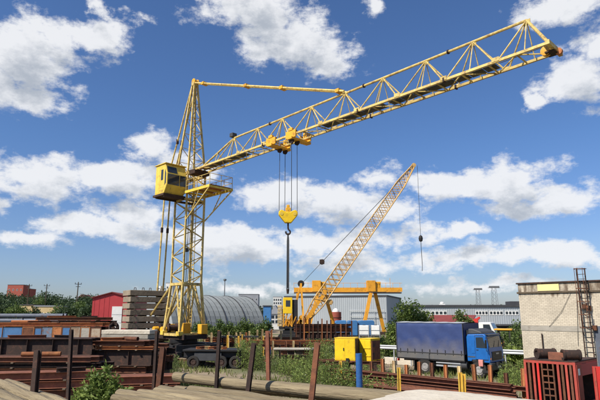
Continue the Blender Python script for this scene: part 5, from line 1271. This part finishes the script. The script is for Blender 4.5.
for t in (1, 5, 9): 
    c = A + TD * t - TL * .5; member('b', 3.0, .22, .2, 'timber', (c.x, c.y, .11), GRID + R(90), 'timber bearer under the red bars beside the truck', 'timber', 'bearers under the red bars', 'timber_bearer')
for k, (px, yt, Y, lab) in enumerate(((399.6, 367.5, 25.5, 'chipped yellow stake before the red bars, alone near the truck rear wheel'), (462.2, 372.5, 22.0, 'chipped yellow stake before the red bars, paired near the truck cab'), (465.5, 374, 22.4, 'shorter yellow stake beside the chipped pair near the truck cab'), (340.5, 361, 31.5, 'thin yellow stake in front of the rusty skid'))):
    p = Vector((gx(px, Y), Y, 0)); o = MB().prof(ibeam_pts(.14, .12, .02, .02), (0, 0, 0), (.02, 0, atY(px, yt, Y).z)).build('stake', 'yellow_post'); o.location = p; tag(o, lab, 'stake', 'yellow stakes')

# red steel cage with drums on top
FY = 22.0; fc = atY(574, 362.5, FY); fz = fc.z
FC = Vector((fc.x, FY, 0)); fyaw = R(-45)
cage = thing('steel_cage', 'red rusty steel cage with vertical slats before the brick building', 'cage', tuple(FC), fyaw)
cw, cd = 1.95, 2.6
fr = MB()
for x in (-cw, 0):
    for y in (0, cd): fr.box(x - .05, x + .05, y - .05, y + .05, 0, fz)
for z in (.05, fz - .06):
    for y in (0, cd): fr.box(-cw, 0, y - .045, y + .045, z - .05, z + .05)
    for x in (-cw, 0): fr.box(x - .045, x + .045, 0, cd, z - .05, z + .05)
fr.build('frame', 'frame_red', cage)
MB().box(-cw + .05, -.05, cd - .04, cd, .1, fz - .1).build('back_sheet', 'rust_dark', cage)
MB().box(-cw - .05, .05, -.05, cd + .05, fz, fz + .035).build('top_plate', 'rust_dark', cage)
xs = [-1.95, -1.78, -1.6, -1.42, -.62, -.46, -.3, -.14]
for i, x in enumerate(xs): MB().box(x - .045, x + .045, -.07, -.005, .1, fz - .1).build('slat', 'vivid_red' if i == 3 else ('frame_red', 'rust', 'frame_red', 'rust_red')[i % 4], cage)
lad2 = MB()
for x in (-1.25, -.8): lad2.box(x - .03, x + .03, -.09, -.005, .1, fz - .1)
for k in range(7): lad2.box(-1.25, -.8, -.08, -.02, .2 + k*.25, .25 + k*.25)
lad2.box(-1.045, -1.0, -.07, -.02, .1, fz - .1); lad2.build('ladder', 'rust', cage)
MB().box(.05, .08, .02, .55, .1, fz - .1).build('side_sheet', 'frame_red', cage); MB().box(.05, .08, .55, cd - .05, fz - .55, fz - .1).build('side_sheet', 'shed_red', cage)
MB().box(-cw + .0, -cw + .04, .06, cd - .06, .1, fz - .1).build('side_sheet', 'rust_dark', cage)  # added dark sheet closing this side so the cage interior looks dark
MB().box(.085, .095, .12, .3, fz - .5, fz - .25).build('notice_plate', 'white_paint', cage)
MB().box(.05, .08, .6, cd, .4, .5).build('side_rail', 'frame_red', cage)
cmx = Matrix.Translation(FC) @ Matrix.Rotation(fyaw, 4, 'Z')
def drum(x, y, r, ln, yawx, label, name, m='rust'):
    q = cmx @ Vector((x, y, fz + .037 + r)); o = MB().lathe([(r*.55, -ln/2 + .05), (r*.6, -ln/2), (r, -ln/2), (r, -ln/2 + .06), (r*.9, -ln/2 + .08), (r*.9, ln/2 - .08), (r, ln/2 - .06), (r, ln/2), (r*.6, ln/2), (r*.55, ln/2 - .05)], axis='x', n=22).build(name, m, None, True)
    o.location = q; o.rotation_euler = (0, 0, fyaw + yawx); return tag(o, label, 'drum', 'drums on the steel cage')
drum(-1.25, .45, .22, .8, R(50), 'rusty flanged drum on the cage, nearer the white brick wall corner', 'pipe_drum', 'rust_dark'); drum(-.22, .4, .22, .7, R(42), 'rusty flanged drum on the cage, above its open side', 'pipe_drum', 'rust_dark')
q = cmx @ Vector((-.75, .35, fz + .037)); o = MB().box(-.32, .32, -.12, .12, 0, .3).box(-.36, .36, -.02, .0, .02, .28).build('steel_block', 'rust_red', None, bevel=.02); o.location = q; o.rotation_euler = (0, 0, fyaw); tag(o, 'rusty red steel block lying between two drums on the cage', 'block')
q = cmx @ Vector((.3, .9, 0)); o = thing('red_gate', 'bright red steel gate panel beside the rusty cage', 'gate', (gx(616, 20.3), 20.3, 0), R(-20))
MB().box(-.55, .8, 0, .05, .1, atY(597, 367, 20.3).z).build('sheet', 'vivid_red', o)
for x in (-.5, .75): MB().box(x - .04, x + .04, -.04, 0, 0, atY(597, 367, 20.3).z).build('post', 'frame_red', o)

# ================================================================== foreground: log deck, stakes, concrete slab
def udir(deg): return Vector((-math.sin(R(deg)), math.cos(R(deg)), 0))
LOGM = {}
def log(far, deg, ln, r, label, group, tilt=0):
    key = (round(ln), round(r, 2))
    if key not in LOGM:
        b = MB(); n = 14; seg = 9; vs = []
        wob = [(random.uniform(-.02, .02), random.uniform(-.02, .02)) for _ in range(seg + 1)]
        for i in range(seg + 1):
            x = -i / seg * ln; rr_ = r * (1 + .1 * i / seg + random.uniform(-.03, .03))
            for k in range(n):
                a = 2 * math.pi * k / n; q = rr_ * (1 + .04 * math.sin(3 * a + i * .4) + random.uniform(-.015, .015)); vs.append((x, q * math.cos(a) + wob[i][0], q * math.sin(a) + wob[i][1]))
        fs = [(i*n+k, i*n+(k+1) % n, (i+1)*n+(k+1) % n, (i+1)*n+k) for i in range(seg) for k in range(n)] + [tuple(range(n)), tuple(range((seg+1)*n-1, seg*n-1, -1))]
        b.add(vs, fs); o = b.build('log', 'log_wood', None, True); LOGM[key] = o.data; bpy.data.objects.remove(o)
    o = bpy.data.objects.new('log', LOGM[key]); C.objects.link(o); o.location = far
    u = udir(deg); o.rotation_euler = (random.uniform(0, 6.28), 0, 0)
    o.rotation_mode = 'XYZ'; o.rotation_euler = (0, tilt, math.atan2(u.y, u.x))
    return tag(o, label, 'log', group)
DK = 2.28
LG = 'peeled round logs on the timber deck'
e0 = atY(9, 384, 10.6); zl = e0.z
n_ = Vector((-udir(41).y, udir(41).x, 0))    # towards the near left
for k in range(9):
    far = Vector((e0.x, e0.y, zl)) + n_ * (k * .232) + udir(41) * random.uniform(-.25, .2)
    log((far.x, far.y, zl + random.uniform(-.02, .025)), 41, 6.5, (.095, .105, .09)[k % 3], f'peeled yellowish log, {ORD[k]} in from the red stack, by the leaning stake', LG)
for k in range(4):
    far = Vector((e0.x, e0.y, zl - .19)) + n_ * (k * .21 + .1) + udir(41) * random.uniform(-.1, .4)
    log((far.x, far.y, zl - .19), 41, 6.5, .095, f'lower-layer log, {ORD[k]} in from the red stack, by the leaning stake', LG)
a0 = atY(175, 377, 12.3); a2_ = atY(222, 383, 11.9)
log(a0, 53, 9, .105, 'long thick peeled log whose end shows beyond the slim stakes', LG)
nb = Vector((udir(53).y, -udir(53).x, 0))
q = a2_ + nb * .1; log((q.x, q.y, q.z), 53, 9, .14, 'thick pale log lying behind the longest log, right of the slim stake', LG)
b0 = atY(163, 389.5, 10.7)
nn = Vector((-udir(50).y, udir(50).x, 0))
for k in range(6):
    far = b0 + nn * (k * .212 - .0) + udir(50) * random.uniform(-.2, .25)
    log((far.x, far.y, b0.z - .005 * k + random.uniform(-.02, .02)), 50, 7, (.088, .095, .08)[k % 3], f'thin peeled log, {ORD[k]} in from the longest log, by the twin stakes', LG)
q = atY(190, 389, 11.2) ; log((q.x, q.y, q.z - .02), 51, 7, .10, 'thin log in the dark gap behind the row of thin logs', LG)
q = atY(176, 383, 11.9); log((q.x, q.y, q.z - .16), 52, 8, .12, 'sunken log under the long thick log', LG)
# trestle under the logs
tr = thing('log_trestle', 'rusty steel trestle carrying the peeled logs', 'trestle', (-3.5, 9.0, 0), 0)
for (p, q_) in (((-4.2, .8), (3.2, 1.2)), ((-3.6, -2.4), (3.8, -1.6))):
    zt5 = 2.12
    MB().prof(ibeam_pts(.2, .2, .02, .02), (p[0], p[1], zt5), (q_[0], q_[1], zt5)).build('bearer', 'rust_dark', tr)
    for t in (.05, .35, .65, .95):
        x = p[0] + (q_[0] - p[0]) * t; y = p[1] + (q_[1] - p[1]) * t
        MB().bar((x, y, 0), (x, y, zt5 - .1), .16).build('leg', 'rust_dark', tr)
# stakes
STK = [((38, 350.5), (33.5, 400), 9.0, .125, 'rust_dark', 'leaning dark steel stake before the row of thick logs'),
       ((71.5, 329.5), (68, 400), 12.2, .10, 'rust_dark', 'tall slim dark stake beside the leafy bush'),
       ((157, 331), (153, 400), 11.6, .085, 'rust_dark', 'slim dark stake, thinner of the twin stakes'),
       ((163.5, 347), (157.5, 400), 11.2, .15, 'rust', 'wide brown I-beam stake, thicker of the twin stakes'),
       ((219.5, 331), (216, 392), 11.3, .095, 'rust_dark', 'tall slim stake standing at the end of the thin logs'),
       ((254, 343), (247, 400), 10.3, .115, 'rust_dark', 'leaning brown stake crossing the long thick log'),
       ((267.6, 331), (268.5, 384), 13.4, .13, 'rust_red', 'upright red-brown I-beam stake behind the thick logs'),
       ((317.5, 342.5), (311.5, 400), 8.7, .12, 'rust', 'leaning brown stake in front of the tall weeds')]
for (t, b_, Y, w, m, lab) in STK:
    T_ = atY(*t, Y); B_ = atY(*b_, Y); k = T_.z / (T_.z - B_.z); e = T_.lerp(B_, k); e.z = 0
    o = MB().prof(ibeam_pts(w*.74, w * .66, w * .1, w * .08), (0, 0, 0), T_ - e, Vector((.28, 1, 0))).build('stake', m); o.location = e; tag(o, lab, 'stake', 'steel stakes round the log deck')
T_ = atY(358.7, 353.5, 11.4); o = MB().lathe([(.02, 0), (.066, 0), (.066, T_.z), (.052, T_.z), (.05, T_.z - .1)], axis='z', n=18).build('blue_stake', 'blue_post', None, True); o.location = (T_.x, T_.y, 0); tag(o, 'bright blue round steel stake in front of the yellow boxes', 'stake', 'steel stakes round the log deck')
# pale concrete slab at the near right, on blocks
zc = 2.79; cs = onz(401, 386.5, zc); ud = Vector((math.sin(R(56)), -math.cos(R(56)), 0))
b = MB(); nx, ny = 40, 12; LL, WW = 6.5, 2.2; vs = []
for i in range(nx + 1):
    for j in range(ny + 1):
        x = i / nx * LL; y = -j / ny * WW
        ex = (.05 * math.sin(j * 1.9) + random.uniform(-.04, .04)) if i == 0 else 0
        ey = random.uniform(-.015, .02) if j == 0 else 0
        drop = -.07 * max(0, 1 - i / 3) ** 2 - .03 * max(0, 1 - j / 1.5) ** 2 + random.uniform(-.008, .008) + .015 * math.sin(x * 2.1 + y * 3)
        vs.append((x + ex, y + ey, drop))
nb_ = len(vs); vs += [(v[0], v[1], -.34 + random.uniform(-.01, .01)) for v in vs]
fs = [(i*(ny+1)+j, (i+1)*(ny+1)+j, (i+1)*(ny+1)+j+1, i*(ny+1)+j+1) for i in range(nx) for j in range(ny)]
fs += [tuple(q + nb_ for q in reversed(f)) for f in fs]
for i in range(nx):
    for j in (0, ny): a_, c_ = i*(ny+1)+j, (i+1)*(ny+1)+j; fs.append((a_, c_, c_ + nb_, a_ + nb_))
for j in range(ny):
    for i in (0, nx): a_, c_ = i*(ny+1)+j, i*(ny+1)+j+1; fs.append((a_, c_, c_ + nb_, a_ + nb_))
b.add(vs, fs); o = b.build('concrete_slab', 'concrete_pale', None, True); o.location = cs; o.rotation_euler = (0, 0, math.atan2(ud.y, ud.x)); tag(o, 'big pale rough-edged concrete slab lying in front of the red bar rack', 'slab')
pv = Vector((-ud.y, ud.x, 0))
for t in (.8, 3.2, 5.6):
    c = cs + ud * t - pv * 1.1; s_ = slab(.5, 2.0, round(zc - .36, 2), (c.x, c.y, 0), math.atan2(ud.y, ud.x), 'concrete support block under the big pale slab', 'blocks under the pale slab', name='concrete_block', cat='block')

# ================================================================== vegetation
def leaves(name, m, pos, size, up=.3, aspect=.5, parent=None, tone=None):
    n = len(pos); P = np.asarray(pos); d = rng.normal(size=(n, 3)); d[:, 2] = np.abs(d[:, 2]) * .6 + up * rng.random(n); d /= np.linalg.norm(d, axis=1)[:, None]
    s = rng.normal(size=(n, 3)); s -= d * (s * d).sum(1)[:, None]; s /= np.linalg.norm(s, axis=1)[:, None]
    L_ = (size * (.6 + .8 * rng.random(n)))[:, None]
    v = np.stack([P, P + d * L_ * .5 + s * L_ * aspect * .5, P + d * L_, P + d * L_ * .5 - s * L_ * aspect * .5], 1).reshape(-1, 3)
    me = bpy.data.meshes.new(name); me.vertices.add(4 * n); me.vertices.foreach_set('co', v.ravel().astype(np.float32))
    me.loops.add(4 * n); me.loops.foreach_set('vertex_index', np.arange(4 * n, dtype=np.int32)); me.polygons.add(n); me.polygons.foreach_set('loop_start', np.arange(0, 4 * n, 4, dtype=np.int32)); me.polygons.foreach_set('loop_total', np.full(n, 4, dtype=np.int32))
    t = rng.random(n) if tone is None else np.clip(tone + rng.normal(size=n) * .18, 0, 1)
    at = me.attributes.new('tone', 'FLOAT', 'FACE'); at.data.foreach_set('value', t.astype(np.float32))
    me.update(calc_edges=True); me.materials.append(MATS[m])
    o = bpy.data.objects.new(name, me); C.objects.link(o)
    if parent: o.parent = parent
    return o
def crown_pts(n, lobes):
    out = []; tn = []
    w = np.array([l[3] * l[4] * l[5] for l in lobes]); w = w / w.sum()
    idx = rng.choice(len(lobes), n, p=w)
    for i, l in enumerate(lobes):
        k = (idx == i).sum(); d = rng.normal(size=(k, 3)); d /= np.linalg.norm(d, axis=1)[:, None]
        r = rng.random(k) ** .45
        # clumps
        cl_ = rng.normal(size=(max(3, k // 60), 3)); cl_ /= np.linalg.norm(cl_, axis=1)[:, None]; near = cl_[rng.integers(0, len(cl_), k)]
        d = d * .55 + near * .75; d /= np.maximum(1, np.linalg.norm(d, axis=1))[:, None]
        out.append(np.array(l[:3]) + d * r[:, None] * np.array(l[3:6])); tn.append(np.full(k, .5 + .35 * (rng.random() - .5)))
    return np.concatenate(out), np.concatenate(tn)
def tree(name, label, cat, loc, lobes, n, size, m, trunk_h, tr_r, group=None, limbs=5, aspect=.6):
    o = thing(name, label, cat, loc, random.uniform(0, 6.28) if False else 0, group)
    b = MB(); b.tube((0, 0, 0), (.05, .02, trunk_h), tr_r, 8, tr_r * .6)
    for k in range(limbs):
        l = lobes[k % len(lobes)]; b.tube((.03, 0, trunk_h * (.55 + .4 * k / limbs)), (l[0] + random.uniform(-.3, .3) * l[3], l[1] + random.uniform(-.3, .3) * l[4], l[2] + .2 * l[5]), tr_r * .45, 6, tr_r * .12)
    b.build('trunk', 'bark', o)
    P, t = crown_pts(n, lobes); P = P[P[:, 2] > .03]; leaves('crown', m, P, size, parent=o, aspect=aspect, tone=t[:len(P)])
    return o
# round tree behind the truck's rear
Yt = 49; c = Vector((gx(411, Yt), Yt, 0))
zz = atY(411, 297, Yt).z
tree('leafy_tree', 'round bushy green tree behind the truck cargo body', 'tree', tuple(c), [(0, 0, zz - 1.5, 1.5, 1.3, 1.4), (-1.3, -.2, 2.5, 1.0, 1.0, 1.5), (1.2, .2, zz - 2.2, 1.2, 1.0, 1.2), (-.5, 0, 2.2, 1.5, 1.2, 1.8), (.7, 0, 1.7, 1.4, 1.2, 1.6), (-1.7, 0, 1.3, .6, .8, 1.1)], 8000, .22, 'weed_leaf', 3.2, .12)
Yt = 60; c = Vector((gx(464, Yt), Yt, 0))
tree('leafy_tree', 'thin pale green young tree behind the truck beside the low red-roofed shed', 'tree', tuple(c), [(0, 0, 3.2, 1.0, .8, 1.2), (.5, 0, 2.4, .8, .8, 1.2), (-.4, 0, 2, 1, .8, 1.2)], 1900, .22, 'leaf_pale', 3.2, .06)
bushes = [(510, 327, 52, 1.6, 2200, 'leaf', 'green bush behind the yellow loader, against the works building'), (520, 318, 58, 1.3, 1500, 'leaf', 'taller green bush touching the brick building corner'),
          (497, 336, 45, .9, 1200, 'weed_leaf', 'low green bush between the truck cab and yellow loader'), (514, 345, 41, 1.0, 1500, 'weed_leaf', 'weedy bush beside the guardrail end'), (518, 335, 43, .9, 1000, 'leaf_pale', 'pale weedy bush at the foot of the brick building corner'),
          (385, 333, 46, .7, 900, 'leaf', 'small dark bush left of the round tree')]
for (px, yt, Y, r_, n, m, lab) in bushes:
    c = Vector((gx(px, Y), Y, 0)); z = atY(px, yt, Y).z
    tree('bush', lab, 'bush', tuple(c), [(0, 0, z*.55, r_, r_, z*.42), (r_*.5, 0, z*.4, r_*.7, r_*.7, z*.4), (-r_*.5, .1, z*.4, r_*.7, r_*.7, z*.38)], n, .2, m, z*.5, .05, 'bushes in the yard', 4)
# leafy bush in the foreground by the red stack
Yb = 17.0
c = Vector((gx(97, Yb), Yb, 0))
bsh = tree('bush', 'leafy green bush growing between the red beam stack and logs', 'bush', tuple(c), [(0, 0, 1.5, .5, .4, .55), (-.45, 0, 1.2, .4, .35, .5), (.5, 0, 1.15, .42, .35, .6), (0, 0, .9, .9, .5, .8), (.1, -.1, 1.95, .16, .16, .35), (-.25, -.1, 1.75, .15, .16, .4), (.4, -.1, 1.6, .15, .16, .4), (-.6, -.1, .9, .4, .4, .6)], 5200, .14, 'weed_leaf', 1.6, .03, 'bushes in the yard', 6, .4); bsh.scale = (1.1, 1.1, 1.14)
# row of weeds before the hangar
for k in range(13):
    px = 196 + k * 5.8; Y = 88 + (k * 7 % 5); z = 2.6 + .9 * math.sin(k * 1.7)
    c = Vector((gx(px, Y), Y, 0)); tree('shrub', f'{ORD[12 - k]} weedy shrub from the blue kiosk in the row before the arched hangar', 'shrub', tuple(c), [(0, 0, z*.5, 1.0, .8, z*.5), (.6, 0, z*.4, .8, .7, z*.4)], 750, .3, 'leaf' if k % 3 else 'leaf_pale', z*.5, .05, 'shrubs before the hangar', 3)
# tall weeds: upright leafy stalks in patches
def weeds(px0, px1, yb0, yb1, n, hmin, hmax, name, label, m='weed_leaf', lsz=.13):
    pos = []; tn = []
    cl_ = [(random.uniform(px0, px1), random.uniform(yb0, yb1), random.uniform(hmin, hmax)) for _ in range(n)]
    c0_ = onz((px0 + px1) / 2, (yb0 + yb1) / 2, 0)
    st = MB()
    for px, py, h in cl_:
        q = onz(px, py, 0) - c0_; lx_, ly_ = random.uniform(-.2, .2) * h, random.uniform(-.2, .2) * h
        st.tube((q.x, q.y, 0), (q.x + lx_, q.y + ly_, h), .008, 3, .003)
        k = int(22 * h) + 6
        t = rng.random(k); pos.append(np.stack([q.x + lx_*t + rng.normal(size=k)*.09*(1.1-t), q.y + ly_*t + rng.normal(size=k)*.09*(1.1-t), h*t], 1)); tn.append(np.full(k, rng.random()*.6 + .2))
    o = thing(name, label, 'weeds', tuple(c0_)); st.build('stems', 'bark', o)['kind'] = 'stuff'; leaves('leaves', m, np.concatenate(pos), lsz, parent=o, up=.9, aspect=.34, tone=np.concatenate(tn)); return o
weeds(292, 352, 379, 392, 260, .5, 1.3, 'weed_patch', 'tall green weeds around the leaning brown stake')
weeds(278, 312, 372, 379, 120, .6, 1.25, 'weed_patch', 'leafy weeds before the brown bundles')
weeds(308, 334, 362, 372, 130, .9, 2.0, 'weed_patch', 'tall dense weeds beside the yellow box')
weeds(236, 262, 363, 371, 150, .8, 2.1, 'weed_patch', 'tall bright weeds right of the black trailer')
weeds(262, 285, 366, 374, 70, .4, 1.0, 'weed_patch', 'low weeds behind the upright red-brown stake', 'leaf_pale')
weeds(352, 400, 381, 396, 170, .3, .9, 'weed_patch', 'weeds between blue stake and pale concrete slab')
weeds(362, 384, 366, 372, 80, .6, 1.4, 'weed_patch', 'weeds at the foot of the yellow cabinet')
weeds(428, 452, 388, 394, 60, .3, .7, 'weed_patch', 'small weeds among the red bars', 'weed_leaf')
weeds(500, 526, 374, 392, 150, .4, 1.0, 'weed_patch', 'weeds beside the red steel cage')
weeds(158, 178, 366, 374, 90, .4, 1.0, 'weed_patch', 'weeds in the gap behind the thick twin stake', 'leaf_pale')
weeds(110, 128, 372, 385, 40, .3, .8, 'weed_patch', 'scattered weeds at the end of the low red stack')
# grass: short blades everywhere in the yard, with bare patches
def grass():
    n = 170000
    Yv = 15 + 75 * rng.random(n) ** 1.6; X = (rng.random(n) * 2 - 1) * (Yv * .62 + 2)
    f = np.sin(X * .55 + 1.3) * np.cos(Yv * .31) + .6 * np.sin(X * 1.3 + Yv * .9) + .5 * np.sin(Yv * .8 - X * .4)
    keep = (f + rng.normal(size=n) * .45 > -.05) & ((((X + 4.6) / 4.2) ** 2 + ((Yv - 35.6) / 2.6) ** 2 > 1) | (rng.random(n) < .12))
    X, Yv, f = X[keep], Yv[keep], f[keep]; n = len(X)
    h = (.14 + .26 * rng.random(n)) * (1 + .25 * np.clip(f, 0, 1.5)); w = .012 + .0007 * Yv
    a = rng.random(n) * 6.283; lx_ = rng.normal(size=n) * .1; ly_ = rng.normal(size=n) * .1
    z0 = np.zeros(n)
    v = np.stack([np.stack([X - np.cos(a) * w, Yv - np.sin(a) * w, z0], 1), np.stack([X + np.cos(a) * w, Yv + np.sin(a) * w, z0], 1), np.stack([X + lx_, Yv + ly_, h], 1)], 1).reshape(-1, 3)
    me = bpy.data.meshes.new('grass'); me.vertices.add(3 * n); me.vertices.foreach_set('co', v.ravel().astype(np.float32))
    me.loops.add(3 * n); me.loops.foreach_set('vertex_index', np.arange(3 * n, dtype=np.int32)); me.polygons.add(n); me.polygons.foreach_set('loop_start', np.arange(0, 3 * n, 3, dtype=np.int32)); me.polygons.foreach_set('loop_total', np.full(n, 3, dtype=np.int32))
    at = me.attributes.new('tone', 'FLOAT', 'FACE'); at.data.foreach_set('value', np.clip(.45 + .2 * np.sin(X * .8 + Yv * .5) + rng.normal(size=n) * .2, 0, 1).astype(np.float32))
    me.update(calc_edges=True); me.materials.append(MATS['grass_blade']); o = bpy.data.objects.new('grass', me); C.objects.link(o)
    o['kind'] = 'stuff'; tag(o, 'short rough grass and weeds growing over the yard ground', 'grass')
grass()
# wood at the left horizon, one mass, with separate nearer trees in front
def wood():
    lob = []
    for k in range(64):
        px = -60 + k * 2.9 + random.uniform(-1, 1); Y = 190 + random.uniform(-18, 60)
        top = 291 + 5 * math.sin(px * .07) ** 2 + random.uniform(-1.5, 4) + max(0, (px - 55) * .08)
        z = atY(px, top, Y).z; lob.append((gx(px, Y), Y, z * .52, random.uniform(3, 5.5), 3.5, z * .5))
    P, t = crown_pts(110000, lob); P = P[P[:, 2] > 0]; o = leaves('wood', 'leaf_far', P, .55, aspect=.8, tone=t[:len(P)]); o['kind'] = 'stuff'; tag(o, 'dark green belt of far woodland along the horizon', 'woodland')
    lob = []
    for k in range(60):
        px = 200 + k * 7.2; Y = 330 + random.uniform(-20, 60); top = 305 + random.uniform(-1.5, 3); z = max(3, atY(px, top, Y).z); lob.append((gx(px, Y), Y, z * .5, random.uniform(5, 9), 5, z * .5))
    P, t = crown_pts(26000, lob); P = P[P[:, 2] > 0]; o = leaves('wood', 'leaf_far', P, .95, aspect=.8, tone=t[:len(P)]); o['kind'] = 'stuff'; tag(o, 'low far tree belt behind the hangar and works buildings', 'woodland')
wood()
for k, (px, top, Y, r_) in enumerate(((3, 299, 118, 2.6), (14, 302, 112, 2.2), (32, 306, 120, 1.6), (57, 303, 115, 2.2), (66, 304, 110, 2.2), (77, 301, 112, 2.4), (86, 303, 106, 1.8), (36, 293.5, 165, 1.9))):
    c = Vector((gx(px, Y), Y, 0)); z = atY(px, top, Y).z
    tree('leafy_tree', 'slender tree standing above the wood between two utility poles' if k == 7 else f'{ORD[6 - k]} rounded green tree from the red shed in the row before the wood', 'tree', tuple(c), [(0, 0, z*.58, r_, r_, z*.42), (r_*.6, 0, z*.45, r_*.7, r_, z*.4), (-r_*.6, 0, z*.42, r_*.7, r_, z*.4)], 3200, .34, 'leaf' if k % 2 else 'leaf_far', z*.5, .2, 'trees before the wood', 4, .8)
# low ochre sheds before the wood
house(17, 30, 305.4, 135, 'low ochre shed before the wood, nearest the brick block', 'sand', 'roof_dark', 0, 1, 3, dep=6, name='low_shed', cat='shed')
house(32, 55, 306.6, 132, 'longer low ochre shed before the middle of the wood', 'sand', 'house_grey', 0, 1, 4, dep=6, name='low_shed', cat='shed')
